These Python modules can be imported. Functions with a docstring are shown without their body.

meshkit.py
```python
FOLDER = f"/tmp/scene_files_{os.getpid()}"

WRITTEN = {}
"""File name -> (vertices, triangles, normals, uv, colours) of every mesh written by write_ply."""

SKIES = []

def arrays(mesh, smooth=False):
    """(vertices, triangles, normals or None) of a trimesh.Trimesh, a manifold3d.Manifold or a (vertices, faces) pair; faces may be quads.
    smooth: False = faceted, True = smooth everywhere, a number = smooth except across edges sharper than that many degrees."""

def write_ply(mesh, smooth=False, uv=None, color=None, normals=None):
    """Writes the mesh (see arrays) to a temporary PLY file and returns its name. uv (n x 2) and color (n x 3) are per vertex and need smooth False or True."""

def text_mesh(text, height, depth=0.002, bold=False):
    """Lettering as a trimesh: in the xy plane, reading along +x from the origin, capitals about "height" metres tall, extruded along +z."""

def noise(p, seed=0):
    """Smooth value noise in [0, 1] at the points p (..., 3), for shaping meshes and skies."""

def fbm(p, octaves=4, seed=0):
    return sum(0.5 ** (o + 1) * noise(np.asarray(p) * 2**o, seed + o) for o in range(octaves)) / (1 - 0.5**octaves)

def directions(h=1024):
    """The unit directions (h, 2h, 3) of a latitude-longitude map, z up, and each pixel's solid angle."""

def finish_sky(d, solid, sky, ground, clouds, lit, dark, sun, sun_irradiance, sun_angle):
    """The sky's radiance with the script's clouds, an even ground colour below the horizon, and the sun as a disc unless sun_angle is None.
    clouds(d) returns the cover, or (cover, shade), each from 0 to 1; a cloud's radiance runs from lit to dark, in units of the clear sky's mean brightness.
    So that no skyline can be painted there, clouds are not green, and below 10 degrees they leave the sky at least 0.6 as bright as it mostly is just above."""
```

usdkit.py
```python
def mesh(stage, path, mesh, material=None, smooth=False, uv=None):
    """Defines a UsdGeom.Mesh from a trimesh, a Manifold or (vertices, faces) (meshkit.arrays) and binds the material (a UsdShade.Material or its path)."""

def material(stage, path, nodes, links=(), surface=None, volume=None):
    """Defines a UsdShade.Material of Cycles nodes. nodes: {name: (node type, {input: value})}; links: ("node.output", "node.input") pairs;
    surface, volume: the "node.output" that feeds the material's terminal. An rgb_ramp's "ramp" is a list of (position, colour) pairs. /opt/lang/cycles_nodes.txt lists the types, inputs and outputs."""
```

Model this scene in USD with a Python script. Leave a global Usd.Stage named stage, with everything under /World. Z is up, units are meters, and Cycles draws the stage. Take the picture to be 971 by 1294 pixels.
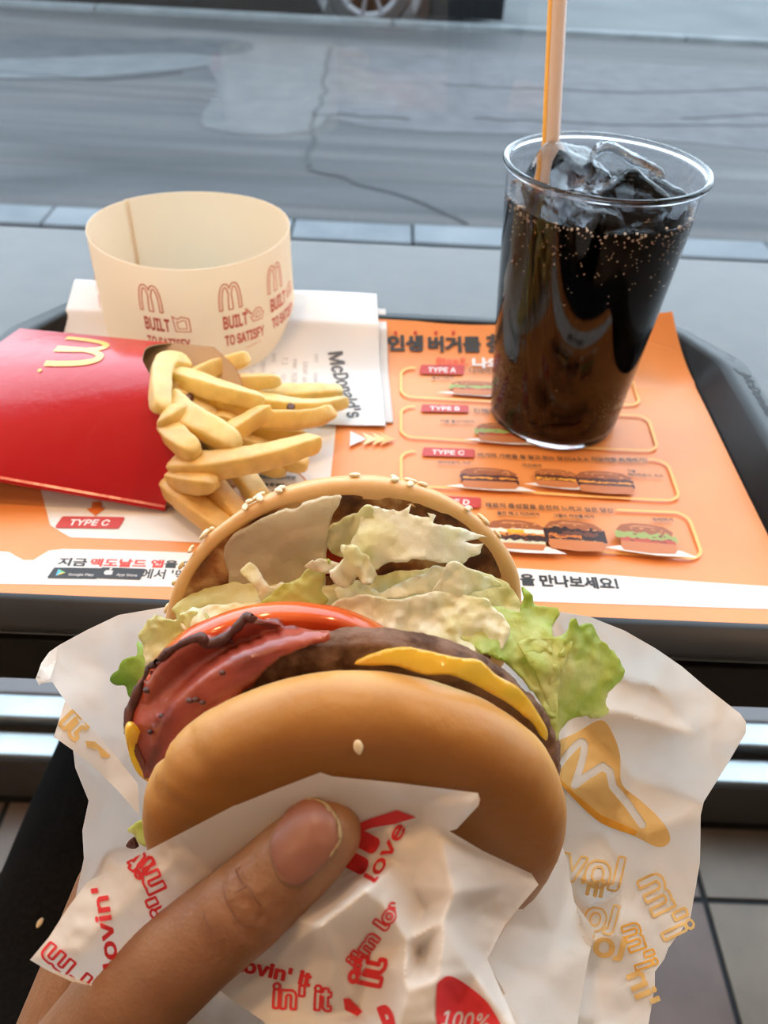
import math, glob
import numpy as np
import trimesh, manifold3d, usdkit
from meshkit import fbm, noise
from pxr import Usd, UsdGeom, UsdLux, Gf, Sdf, Vt
from scipy.spatial import Delaunay
from scipy.interpolate import RBFInterpolator, LinearNDInterpolator, NearestNDInterpolator
import shapely
from shapely import affinity
from shapely.geometry import Polygon, LineString, Point, box as sbox, MultiPolygon
from shapely.ops import unary_union

stage = Usd.Stage.CreateInMemory()
UsdGeom.SetStageUpAxis(stage, 'Z'); UsdGeom.SetStageMetersPerUnit(stage, 1.0)
UsdGeom.Xform.Define(stage, '/World')
# ------------------------------------------------------------------ camera (origin: on the tray's floor, under the lens)
FPX, CX, CY, EYE = 1000., 485.5, 647., np.array([0, 0, .25])
_F = np.array([22.5, 887, 1000.]); _F /= np.linalg.norm(_F)
_R = np.array([1, -.043, -(22.5 - 887 * .043) / 1000]); _R /= np.linalg.norm(_R)
_U = np.array([0, 1, 0.]); _U = _U - _U @ _F * _F - _U @ _R * _R; _U /= np.linalg.norm(_U)
CAM = np.stack([_R, _F, _U])                                  # world = CAM @ (right, up, depth)
cam = UsdGeom.Camera.Define(stage, '/World/camera')
m4 = np.eye(4); m4[0, :3] = CAM[:, 0]; m4[1, :3] = CAM[:, 1]; m4[2, :3] = -CAM[:, 2]; m4[3, :3] = EYE
cam.AddTransformOp().Set(Gf.Matrix4d(m4.tolist()))
cam.CreateHorizontalApertureAttr(36.0); cam.CreateFocalLengthAttr(36.0 * FPX / 971)
cam.CreateFStopAttr(22.0); cam.CreateFocusDistanceAttr(.235); cam.CreateClippingRangeAttr((.01, 1000.))
cam.CreateExposureAttr(-0.22)
# ------------------------------------------------------------------ light: bluish overcast sky outside, warm downlights inside
dome = UsdLux.DomeLight.Define(stage, '/World/sky'); dome.CreateIntensityAttr(1.0); dome.CreateColorAttr(Gf.Vec3f(1.25, 1.5, 1.72))
for i, (x, y, pw) in enumerate([(-2.0, -.10, 1.4), (1.25, .20, 1.2), (-.45, .34, 1.0), (.15, -1.5, .6), (-2.1, -1.25, 1.4)]):
    L = UsdLux.DiskLight.Define(stage, f'/World/ceiling_downlight_{i:03d}'); L.CreateRadiusAttr(.11)
    L.CreateColorAttr(Gf.Vec3f(1., .58, .28)); L.CreateIntensityAttr(110 * pw); L.AddTranslateOp().Set(Gf.Vec3d(x, y, 1.93))

# ------------------------------------------------------------------ helpers: points
def ray(u, v): return CAM @ np.array([(u - CX) / FPX, -(v - CY) / FPX, 1.])
def at(u, v, z=0.):
    d = ray(u, v); return EYE + d * (z - EYE[2]) / d[2]
def atd(u, v, d): return EYE + ray(u, v) * d
def atds(uv, d):
    uv = np.asarray(uv, float); d = np.broadcast_to(d, len(uv))
    c = np.stack([(uv[:, 0] - CX) / FPX * d, -(uv[:, 1] - CY) / FPX * d, d], 1)
    return EYE + c @ CAM.T
def world(c): return EYE + np.asarray(c) @ CAM.T             # from (right, up, depth)
def nrm(v): v = np.asarray(v, float); return v / np.linalg.norm(v)
def sstep(x, a, b):
    t = np.clip((x - a) / (b - a), 0, 1); return t * t * (3 - 2 * t)
# ------------------------------------------------------------------ helpers: prims
used = {}
def numbered(base):
    n = used.get(base, 0); used[base] = n + 1
    return base if n == 0 else f'{base}_{n:03d}'
def tag(prim, label=None, cat=None, group=None, kind=None):
    for k, v in (('label', label), ('category', cat), ('group', group), ('kind', kind)):
        if v: prim.SetCustomDataByKey(k, v)
    return prim
def put(path, mesh, mat, smooth=35, cols=None):
    if isinstance(mesh, trimesh.Trimesh) and len(mesh.faces) == 0: return None
    if isinstance(mesh, trimesh.Trimesh) and mesh.metadata.get('flat'): smooth = False
    m = usdkit.mesh(stage, path, mesh, mat, smooth=True if cols is not None else smooth)
    if cols is not None:
        UsdGeom.PrimvarsAPI(m).CreatePrimvar('tint', Sdf.ValueTypeNames.Color3fArray, 'vertex').Set(Vt.Vec3fArray.FromNumpy(np.asarray(cols, np.float32)))
    return m.GetPrim()
class Thing:
    def __init__(s, name, label=None, cat=None, loc=(0, 0, 0), group=None, kind=None, parent='/World'):
        s.path = numbered(parent + '/' + name); s.loc = np.array(loc, float)
        x = UsdGeom.Xform.Define(stage, s.path); x.AddTranslateOp().Set(Gf.Vec3d(*map(float, loc)))
        s.prim = x.GetPrim(); tag(s.prim, label, cat, group, kind)
    def part(s, name, mesh, mat, parent=None, smooth=35, label=None, kind=None, cols=None):
        p = numbered((str(parent.GetPath()) if parent else s.path) + '/' + name)
        if isinstance(mesh, trimesh.Trimesh): mesh = mesh.copy(); mesh.apply_translation(-s.loc)
        else: mesh = (np.asarray(mesh[0]) - s.loc, mesh[1])
        pr = put(p, mesh, mat, smooth, cols)
        return tag(pr, label, kind=kind) if pr else None
def solo(name, mesh, mat, label=None, cat=None, group=None, kind=None, smooth=35):
    return tag(put(numbered('/World/' + name), mesh, mat, smooth), label, cat, group, kind)
# ------------------------------------------------------------------ helpers: meshes
TM = trimesh.Trimesh
def man(m):
    r = m.to_mesh(); return TM(np.array(r.vert_properties[:, :3]), np.array(r.tri_verts), process=False)
MF = manifold3d.Manifold
def box(x0, x1, y0, y1, z0, z1, r=0.):
    if r <= 0:
        m = trimesh.creation.box([x1 - x0, y1 - y0, z1 - z0]); m.apply_translation([(x0 + x1) / 2, (y0 + y1) / 2, (z0 + z1) / 2]); return m
    P = [MF.sphere(r, 12).translate((x, y, z)) for x in (x0 + r, x1 - r) for y in (y0 + r, y1 - r) for z in (z0 + r, z1 - r)]
    m = man(MF.batch_hull(P)); m.metadata['flat'] = True; return m
def cat(ms): return trimesh.util.concatenate([m for m in ms if m is not None and len(m.faces)])
def grid_mesh(P, closed=False):
    n, m = P.shape[:2]; i, j = np.meshgrid(np.arange(n - 1), np.arange(m if closed else m - 1), indexing='ij')
    k = (j + 1) % m
    q = np.stack([i * m + j, i * m + k, (i + 1) * m + k, (i + 1) * m + j], -1).reshape(-1, 4)
    return TM(P.reshape(-1, 3), np.vstack([q[:, [0, 1, 2]], q[:, [0, 2, 3]]]), process=False)
def lathe(prof, n=72, origin=(0, 0, 0), axis=(0, 0, 1), wob=None):
    """prof: (radius, height) list; radius 0 ends are closed."""
    prof = np.array(prof, float); t = np.arange(n) / n * 2 * np.pi
    a = nrm(axis); e1 = nrm(np.cross(a, [0, 0, 1] if abs(a[2]) < .9 else [0, 1, 0])); e2 = np.cross(a, e1)
    P = np.array(origin) + prof[:, None, 0, None] * (np.cos(t)[None, :, None] * e1 + np.sin(t)[None, :, None] * e2) + prof[:, None, 1, None] * a
    m = grid_mesh(P, True); m.merge_vertices(); m.update_faces(m.nondegenerate_faces()); m.remove_unreferenced_vertices()
    if m.is_watertight and m.volume < 0: m.invert()
    return m
def tube(pts, r, n=10, cap=True):
    p = np.asarray(pts, float); r = np.broadcast_to(r, len(p)).astype(float)
    t = np.gradient(p, axis=0); t /= np.linalg.norm(t, axis=1, keepdims=True)
    up = np.array([0, 0, 1.]) if abs(t[0, 2]) < .9 else np.array([1., 0, 0]); P = []
    for k in range(len(p)):
        e1 = nrm(np.cross(t[k], up)); e2 = np.cross(e1, t[k]); a = np.arange(n) / n * 2 * np.pi
        P.append(p[k] + r[k] * (np.cos(a)[:, None] * e1 + np.sin(a)[:, None] * e2))
    P = np.array(P)
    if cap: P = np.concatenate([np.repeat(p[:1, None], n, 1), P, np.repeat(p[-1:, None], n, 1)])
    m = grid_mesh(P, True); m.merge_vertices(); m.update_faces(m.nondegenerate_faces()); m.fix_normals(); return m
def solidify(m, t):
    """Closed shell of thickness t behind an open sheet."""
    v, f = m.vertices, m.faces; n = len(v); vn = m.vertex_normals
    e = np.vstack([f[:, [0, 1]], f[:, [1, 2]], f[:, [2, 0]]]); key = {tuple(x) for x in e}
    b = np.array([x for x in e if (x[1], x[0]) not in key])
    F = np.vstack([f, f[:, ::-1] + n, np.stack([b[:, 1], b[:, 0], b[:, 0] + n], 1), np.stack([b[:, 1], b[:, 0] + n, b[:, 1] + n], 1)])
    return TM(np.vstack([v, v - vn * t]), F, process=False)
def flat(poly, h=None):
    """2D triangles of a shapely shape: (points, faces); h: longest edge."""
    V, F, n = [], [], 0
    for g in getattr(poly, 'geoms', [poly]):
        if g.geom_type != 'Polygon' or g.area < 1e-12: continue
        try: v, f = trimesh.creation.triangulate_polygon(g, engine='earcut')
        except Exception: continue
        v = np.asarray(v)[:, :2]
        if h:
            v3, f = trimesh.remesh.subdivide_to_size(np.c_[v, np.zeros(len(v))], f, h, max_iter=12); v = v3[:, :2]
        V.append(v); F.append(np.asarray(f) + n); n += len(v)
    return (np.vstack(V), np.vstack(F)) if V else (np.zeros((0, 2)), np.zeros((0, 3), int))
def decal(poly, fn, h, eye=EYE):
    """A flat print on a surface: fn maps 2D points to 3D points. Faces are turned to the viewer's side."""
    v, f = flat(poly, h)
    if not len(v): return TM()
    m = TM(fn(v), f, process=False)
    if ((m.triangles_center - eye) * m.face_normals).sum() > 0: m.invert()
    return m
def wiggle(m, amp, freq, seed=0, along=None, octaves=3):
    d = (fbm(m.vertices * freq, octaves, seed) - .5) * 2 * amp
    m.vertices = m.vertices + (m.vertex_normals if along is None else np.asarray(along)) * d[:, None]; return m
def smoothed(pts, n=8):
    """Catmull-Rom through 2D or 3D points, closed."""
    p = np.asarray(pts, float); out = []
    for i in range(len(p)):
        a, b, c, d = p[i - 1], p[i], p[(i + 1) % len(p)], p[(i + 2) % len(p)]
        for t in np.arange(n) / n:
            out.append(.5 * (2 * b + (c - a) * t + (2 * a - 5 * b + 4 * c - d) * t * t + (3 * b - a - 3 * c + d) * t ** 3))
    return np.array(out)
class Guard:
    """How near some solids come to the eye, pixel by pixel: a sheet laid over them stays in front."""
    def __init__(s, meshes, x0, x1, y0, y1, h=6., gap=.0012):
        from trimesh.ray.ray_triangle import RayMeshIntersector
        m = cat(meshes); gx, gy = np.arange(x0, x1, h), np.arange(y0, y1, h); X, Y = np.meshgrid(gx, gy, indexing='ij'); uv = np.c_[X.ravel(), Y.ravel()]
        D = atds(uv, 1.) - EYE; loc, ir, _ = RayMeshIntersector(m).intersects_location(np.repeat(EYE[None], len(uv), 0), D, multiple_hits=False)
        d = np.full(len(uv), 9.); d[ir] = (loc - EYE) @ CAM[:, 2]
        from scipy.interpolate import RegularGridInterpolator
        s.f = RegularGridInterpolator((gx, gy), d.reshape(X.shape) - gap, 'linear', bounds_error=False, fill_value=9.)
    def __call__(s, uv): return s.f(uv)
class Sheet:
    """A sheet through points (pixel u, pixel v, distance): its own relief at its own distance."""
    def __init__(s, pts, kind='tps', amp=0., freq=60., seed=0, smooth=0.):
        p = np.array(pts, float); s.p, s.amp, s.freq, s.seed, s.kind, s.guard = p, amp, freq, seed, kind, None
        if kind == 'tps': s.f = RBFInterpolator(p[:, :2] / 100, p[:, 2], kernel='thin_plate_spline', smoothing=smooth)
        else:
            c = p[:, :2].mean(0); p = np.vstack([p, np.c_[c + (p[:, :2] - c) * 1.05, p[:, 2]][np.unique(Delaunay(p[:, :2]).convex_hull)]]); s.l, s.n = LinearNDInterpolator(p[:, :2], p[:, 2]), NearestNDInterpolator(p[:, :2], p[:, 2])
    def d(s, uv):
        uv = np.asarray(uv, float)
        if s.kind == 'tps': d = s.f(uv / 100)
        else:
            d = np.zeros(len(uv))
            for k in range(7):                                  # soft creases: mean over a small disc
                q = uv + (4.5 * np.array([np.cos(k * 1.0472), np.sin(k * 1.0472)]) if k else 0.); e = s.l(q); bad = np.isnan(e); e[bad] = s.n(q[bad]); d += e / 7
        if s.amp: d = d + (fbm(np.c_[uv / s.freq, np.full(len(uv), s.seed * 3.7)], 3, s.seed) - .5) * 2 * s.amp
        if s.guard is not None: d = np.minimum(d, s.guard(uv))
        return d
    def at(s, uv, off=0.): return atds(uv, s.d(uv) - off)
    def mesh(s, outline, h=8., thick=0., jag=0., jagf=12., ruffle=0.):
        poly = outline if isinstance(outline, Polygon) else Polygon(outline)
        if not poly.is_valid: poly = max(getattr(poly.buffer(0), 'geoms', [poly.buffer(0)]), key=lambda g: g.area)
        b = np.array(shapely.segmentize(poly.exterior, h).coords)[:-1]
        if jag:
            c = np.array(poly.centroid.coords[0]); n = np.stack([fbm(np.c_[b / jagf, np.full(len(b), 5. + k)], 2, s.seed + 9 + k) - .5 for k in (0, 1)], 1)
            b = b + n * 2 * jag
            poly = Polygon(b).buffer(0); poly = max(getattr(poly, 'geoms', [poly]), key=lambda g: g.area); b = np.array(poly.exterior.coords)[:-1]
        x0, y0, x1, y1 = poly.bounds; gy = np.arange(y0, y1, h * .87); G = []
        for k, y in enumerate(gy): x = np.arange(x0 + (k % 2) * h / 2, x1, h); G.append(np.c_[x, np.full(len(x), y)])
        G = np.vstack(G); G = G[shapely.contains_xy(poly.buffer(-h * .45), G[:, 0], G[:, 1])]
        P = np.vstack([b, G]); T = Delaunay(P).simplices; C = P[T].mean(1)
        T = T[shapely.contains_xy(poly, C[:, 0], C[:, 1])]
        a = P[T]; ar = np.cross(a[:, 1] - a[:, 0], a[:, 2] - a[:, 0]); T = T[np.abs(ar) > 1e-6]
        W = s.at(P)
        if ruffle:
            di = np.array(shapely.distance(shapely.points(P), poly.exterior)); k = np.exp(-di / 14.)
            W = W + (ruffle * k * (fbm(np.c_[P / 16., np.full(len(P), 2.5)], 2, s.seed + 3) - .5) * 2)[:, None] * nrm(CAM[:, 2])
        m = TM(W, T, process=False); m.remove_unreferenced_vertices()
        flip = ((m.triangles_center - EYE) * m.face_normals).sum(1) > 0
        m.faces[flip] = m.faces[flip][:, ::-1]
        return solidify(m, thick) if thick else m
    def print(s, poly, h=6., off=.0004): return decal(poly, lambda v: s.at(v, off), h)
# ------------------------------------------------------------------ helpers: lettering
from PIL import Image, ImageDraw, ImageFont
_fonts, _txt = {}, {}
def glyphs(text, bold=0, korean=False):
    """The text's outline as a shapely shape: capitals about 1 high, from the origin along +x."""
    key = (text, bold, korean)
    if key not in _txt:
        if korean not in _fonts:
            _fonts[korean] = ImageFont.truetype(glob.glob('/opt/blender-*/*/datafiles/fonts/' + ('Noto Sans CJK Regular.woff2' if korean else 'Inter.woff2'))[0], 96)
        f = _fonts[korean]; x0, y0, x1, y1 = f.getbbox(text, anchor='ls', stroke_width=bold)
        im = Image.new('L', (x1 - x0 + 8, y1 - y0 + 8))
        ImageDraw.Draw(im).text((4 - x0, 4 - y0), text, 255, f, anchor='ls', stroke_width=bold)
        on = np.pad(np.asarray(im) > 127, ((0, 0), (1, 1))).astype(np.int8)
        r, st = np.nonzero(np.diff(on, axis=1) == 1); en = np.nonzero(np.diff(on, axis=1) == -1)[1]
        g = shapely.union_all(shapely.box(st, -r - 1, en, -r)).buffer(.8).buffer(-.8).simplify(.9)
        _txt[key] = affinity.affine_transform(g, [1 / 70, 0, 0, 1 / 70, -4 / 70, (4 - y0) / 70])
    return _txt[key]
def lettering(text, p0, p1, bold=0, korean=False, stretch=1., slant=0., outline=0., mirror=False, yup=1.):
    """Text whose baseline runs from p0 to p1 in some 2D plane (yup=-1 where y points down); height follows the width, times stretch."""
    g = glyphs(text, bold, korean)
    if outline: g = g.buffer(outline * .5, join_style=1).difference(g.buffer(-outline * .5))
    if slant: g = affinity.affine_transform(g, [1, slant, 0, 1, 0, 0])
    x0, y0, x1, y1 = g.bounds; p0, p1 = np.array(p0, float), np.array(p1, float)
    e = (p1 - p0) / (x1 - x0); n = np.array([-e[1], e[0]]) * stretch * yup
    if mirror: o = p1; e = -e
    else: o = p0
    o = o - e * x0
    return affinity.affine_transform(g, [e[0], n[0], e[1], n[1], o[0], o[1]])
def arches(w=1., h=1., leg=.17):
    """The two-arched letter M: outer width w, height h."""
    def arch(cx):
        t = np.linspace(0, 1, 21); half = .27
        lo = np.c_[cx - half + half * t ** 1.9, 1 - (1 - t) ** 2.0]; ro = np.c_[cx + half - half * t[::-1] ** 1.9, 1 - (1 - t[::-1]) ** 2.0]
        return np.vstack([lo, ro[1:]])
    g = unary_union([LineString(arch(c)).buffer(leg / 2 * .62, cap_style=2) for c in (.27, .73)])
    g = affinity.translate(g, 0, 0).intersection(sbox(-.2, 0, 1.2, 1.2))
    x0, y0, x1, y1 = g.bounds
    return affinity.affine_transform(g, [w / (x1 - x0), 0, 0, h / (y1 - y0), -x0 * w / (x1 - x0), -y0 * h / (y1 - y0)])
def rrect(x0, y0, x1, y1, r): return sbox(x0 + r, y0 + r, x1 - r, y1 - r).buffer(r)
# ------------------------------------------------------------------ materials
_m = {}
def mat(name, nodes, links=(), surface='p.BSDF', volume=None):
    if name not in _m: _m[name] = usdkit.material(stage, '/World/Looks/' + name, nodes, links, surface, volume)
    return _m[name]
def plain(name, color, rough=.5, **k):
    return mat(name, {'p': ('principled_bsdf', {'base_color': color, 'roughness': rough, **k})})
def noisy(name, c1, c2, scale, rough=.5, bump=0., bscale=None, detail=4, lo=.35, hi=.65, mid=None, dist=0., bdist=.001, **k):
    """Two colours mixed by noise in world space, with fine relief."""
    ramp = [(lo, c1), (hi, c2)] if mid is None else [(lo, c1), ((lo + hi) / 2, mid), (hi, c2)]
    N = {'g': ('geometry', {}), 'n': ('noise_texture', {'scale': scale, 'detail': detail, 'distortion': dist}), 'r': ('rgb_ramp', {'ramp': ramp}),
         'p': ('principled_bsdf', {'roughness': rough, **k})}
    K = [('g.position', 'n.vector'), ('n.fac', 'r.fac'), ('r.color', 'p.base_color')]
    if bump:
        N['n2'] = ('noise_texture', {'scale': bscale or scale, 'detail': 5}); N['b'] = ('bump', {'strength': bump, 'distance': bdist})
        K += [('g.position', 'n2.vector'), ('n2.fac', 'b.height'), ('b.normal', 'p.normal')]
    return mat(name, N, K)
def paper(name, color, trans=.35, rough=.55, bump=.0, gloss=.25):
    """Thin paper: reflects, and lets some light through."""
    N = {'p': ('principled_bsdf', {'base_color': color, 'roughness': rough, 'specular_ior_level': gloss}), 't': ('translucent_bsdf', {'color': color}), 'm': ('mix_closure', {'fac': trans})}
    K = [('p.BSDF', 'm.closure1'), ('t.BSDF', 'm.closure2')]
    if bump:
        N |= {'g': ('geometry', {}), 'n': ('noise_texture', {'scale': 120, 'detail': 4}), 'b': ('bump', {'strength': bump, 'distance': .002})}
        K += [('g.position', 'n.vector'), ('n.fac', 'b.height'), ('b.normal', 'p.normal')]
    return mat(name, N, K, 'm.closure')
def leaf(name, c1, c2, scale=45, trans=.4, lo=.35, hi=.65, rough=.32, mid=None):
    ramp = [(lo, c1), (hi, c2)] if mid is None else [(lo, c1), ((lo + hi) / 2, mid), (hi, c2)]
    return mat(name, {'g': ('geometry', {}), 'n': ('noise_texture', {'scale': scale, 'detail': 3}), 'r': ('rgb_ramp', {'ramp': ramp}),
                      'w': ('noise_texture', {'scale': 230, 'detail': 3}), 'b': ('bump', {'strength': .35, 'distance': .0015}),
                      'p': ('principled_bsdf', {'roughness': rough}), 't': ('translucent_bsdf', {}), 'm': ('mix_closure', {'fac': trans})},
               [('g.position', 'n.vector'), ('n.fac', 'r.fac'), ('r.color', 'p.base_color'), ('r.color', 't.color'), ('g.position', 'w.vector'), ('w.fac', 'b.height'), ('b.normal', 'p.normal'),
                ('b.normal', 't.normal'), ('p.BSDF', 'm.closure1'), ('t.BSDF', 'm.closure2')], 'm.closure')
def srgb(r, g, b): return tuple(((c / 255 + .055) / 1.055) ** 2.4 if c > 10 else c / 255 / 12.92 for c in (r, g, b))
INK = mat('tinted_print', {'a': ('attribute', {'attribute': 'tint'}), 'p': ('principled_bsdf', {'roughness': .45, 'specular_ior_level': .4})}, [('a.color', 'p.base_color')])

# ================================================================== THE ROOM
FZ = -.75                                                       # floor
M_wall = plain('wall_paint', (.62, .55, .46), .8); M_ceil = plain('ceiling_paint', (.75, .72, .68), .9)
M_grout = plain('dark_grout', (.012, .013, .014), .7)
for nm, m, mt in [('ceiling', box(-3, 3, -3.6, .72, 1.95, 2.05), M_ceil), ('wall_back', box(-3, 3, -3.7, -3.6, FZ, 1.95), M_wall),
                  ('wall_left', box(-3.1, -3, -3.6, .72, FZ, 1.95), M_wall), ('wall_right', box(3, 3.1, -3.6, .72, FZ, 1.95), M_wall)]:
    solo(nm, m, mt, kind='structure')
floor = Thing('floor', kind='structure')
floor.part('grout_bed', box(-3, 3, -3.6, .70, FZ - .05, FZ - .003), M_grout)
rs = np.random.default_rng(4)
M_tile = [noisy(f'floor_tile_{k}', np.array(c) * .8, np.array(c) * 1.15, 9, .38, .1, 60) for k, c in enumerate(np.array([(.19, .125, .105), (.25, .19, .14), (.21, .15, .12), (.23, .17, .13)]) * .95)]
GX, GY, TS = .4362, .424, .30
for iy in range(-1, 4):
    for ix in range(-4, 4):
        x0, y1 = GX + ix * TS, GY - iy * TS; y0 = y1 - TS
        if iy == -1: y0, y1 = GY, .522
        k = 0 if (ix, iy) == (-1, 0) else 1 if (ix == 0 and iy in (0, -1)) else int(rs.integers(0, 4))
        floor.part('tile', box(x0 + .004, x0 + TS - .004, y0 + .004, y1 - .004, FZ - .006, FZ + rs.uniform(-.0006, .0006)), M_tile[k], smooth=False)
M_floorfar = noisy('floor_far', (.16, .11, .09), (.24, .18, .14), 5, .4)
floor.part('far_tiling', cat([box(-3, GX - 4 * TS, -3.6, .52, FZ - .006, FZ), box(GX + 4 * TS, 3, -3.6, .52, FZ - .006, FZ), box(GX - 4 * TS + .004, GX + 4 * TS - .004, -3.6, GY - 4 * TS - .004, FZ - .006, FZ)]), M_floorfar, kind='stuff')
# floor-to-ceiling window: stepped aluminium foot, mullions, panes
M_alu = noisy('brushed_aluminium', (.34, .375, .39), (.42, .455, .47), 14, .32, metallic=1.)
M_aludark = plain('dark_anodised', (.05, .045, .042), .5)
win = Thing('window_1', kind='structure')
win.part('sill_step', box(-3, 3, .528, .5625, FZ, -.65, .003), M_alu)
win.part('sill_face', box(-3, 3, .5255, .530, FZ + .004, -.656), M_aludark)
win.part('sill_groove', box(-3, 3, .560, .572, FZ, -.655), M_aludark)
win.part('sill_step', box(-3, 3, .570, .606, FZ, -.630, .003), M_alu)
win.part('bottom_rail', box(-3, 3, .604, .70, FZ, -.6265, .003), plain('rail_grey', (.20, .185, .19), .6))
win.part('top_rail', box(-3, 3, .63, .70, 1.86, 1.95), M_alu)
for x in (-2.97, -1.0, 1.05, 2.97): win.part('mullion', box(x - .03, x + .03, .635, .70, -.630, 1.86, .004), M_alu)
M_pane = mat('window_glass', {'f': ('layer_weight', {'blend': .5}), 'pw': ('math', {'math_type': 'power', 'value2': 4.5}), 'ml': ('math', {'math_type': 'multiply_add', 'value2': .7, 'value3': .025}), 't': ('transparent_bsdf', {'color': (.95, .965, .97)}), 'g': ('glossy_bsdf', {'roughness': .0, 'color': (1, 1, 1)}), 'm': ('mix_closure', {})},
             [('f.facing', 'pw.value1'), ('pw.value', 'ml.value1'), ('ml.value', 'm.fac'), ('t.BSDF', 'm.closure1'), ('g.BSDF', 'm.closure2')], 'm.closure')
for a, b in ((-2.94, -1.03), (-.97, 1.02), (1.08, 2.94)): win.part('pane', box(a, b, .664, .672, -.630, 1.86), M_pane, label='large clear glass pane')

# ================================================================== OUTSIDE
GZ = -.85
M_road = mat('road_surface', {'g': ('geometry', {}), 'mp': ('mapping', {'scale': (.28, 1.5, 1.)}), 'n': ('noise_texture', {'scale': 1.3, 'detail': 5, 'distortion': .8}),
     'r': ('rgb_ramp', {'ramp': [(.30, (0.0357, 0.0369, 0.0387)), (.44, (0.0562, 0.0558, 0.0584)), (.53, (0.0681, 0.0648, 0.0656)), (.62, (0.0920, 0.0919, 0.0925)), (.72, (0.0690, 0.0681, 0.0696))]}),
     'mp2': ('mapping', {'scale': (.12, 3.2, 1.)}), 'n2': ('noise_texture', {'scale': 1.1, 'detail': 4, 'distortion': 1.6}), 'r2': ('rgb_ramp', {'ramp': [(.35, (.72, .72, .72)), (.47, (1, 1, 1)), (.6, (1.05, 1.04, 1.03)), (.68, (.85, .85, .87))]}),
     'n3': ('noise_texture', {'scale': 95, 'detail': 3}), 'r3': ('rgb_ramp', {'ramp': [(.3, (.85, .85, .85)), (.7, (1.15, 1.15, 1.15))]}),
     'x': ('mix_color', {'blend_type': 'multiply', 'fac': 1., 'use_clamp': False}), 'x2': ('mix_color', {'blend_type': 'multiply', 'fac': 1., 'use_clamp': False}), 'p': ('principled_bsdf', {'roughness': .75, 'specular_ior_level': .3})},
     [('g.position', 'mp.vector'), ('mp.vector', 'n.vector'), ('n.fac', 'r.fac'), ('g.position', 'mp2.vector'), ('mp2.vector', 'n2.vector'), ('n2.fac', 'r2.fac'), ('g.position', 'n3.vector'), ('n3.fac', 'r3.fac'),
      ('r.color', 'x.a'), ('r2.color', 'x.b'), ('x.result', 'x2.a'), ('r3.color', 'x2.b'), ('x2.result', 'p.base_color')])  #ROAD
def road_patch(pts, z): return decal(Polygon(smoothed(pts, 5)), lambda v: np.c_[v, np.full(len(v), z)], .5)
road = Thing('road', 'patched grey asphalt road outside the window between the near kerb and the far pale edge', 'road', kind='structure')
road.part('asphalt', box(-14, 14, 2.78, 6.19, GZ - .1, GZ), M_road)
M_dark = noisy('asphalt_dark', (0.0281, 0.0312, 0.0342), (0.0441, 0.0456, 0.0494), 7, .8); M_light = noisy('asphalt_light', (0.0646, 0.0676, 0.0714), (0.0836, 0.0851, 0.0889), 6, .8); M_crack = plain('asphalt_crack', (0.0342, 0.0357, 0.0380), .9)
def px2(z, *uv): return [at(u, v, z)[:2] for u, v in uv]
road.part('asphalt_patch', road_patch(px2(GZ, (-120, 52), (60, 50), (200, 48), (310, 52), (305, 68), (200, 71), (40, 76), (-120, 84)), GZ + .003), M_dark)
road.part('asphalt_patch', road_patch(px2(GZ, (-100, 78), (60, 74), (200, 68), (270, 72), (260, 84), (150, 96), (60, 100), (-100, 96)), GZ + .0035), M_light)
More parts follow.
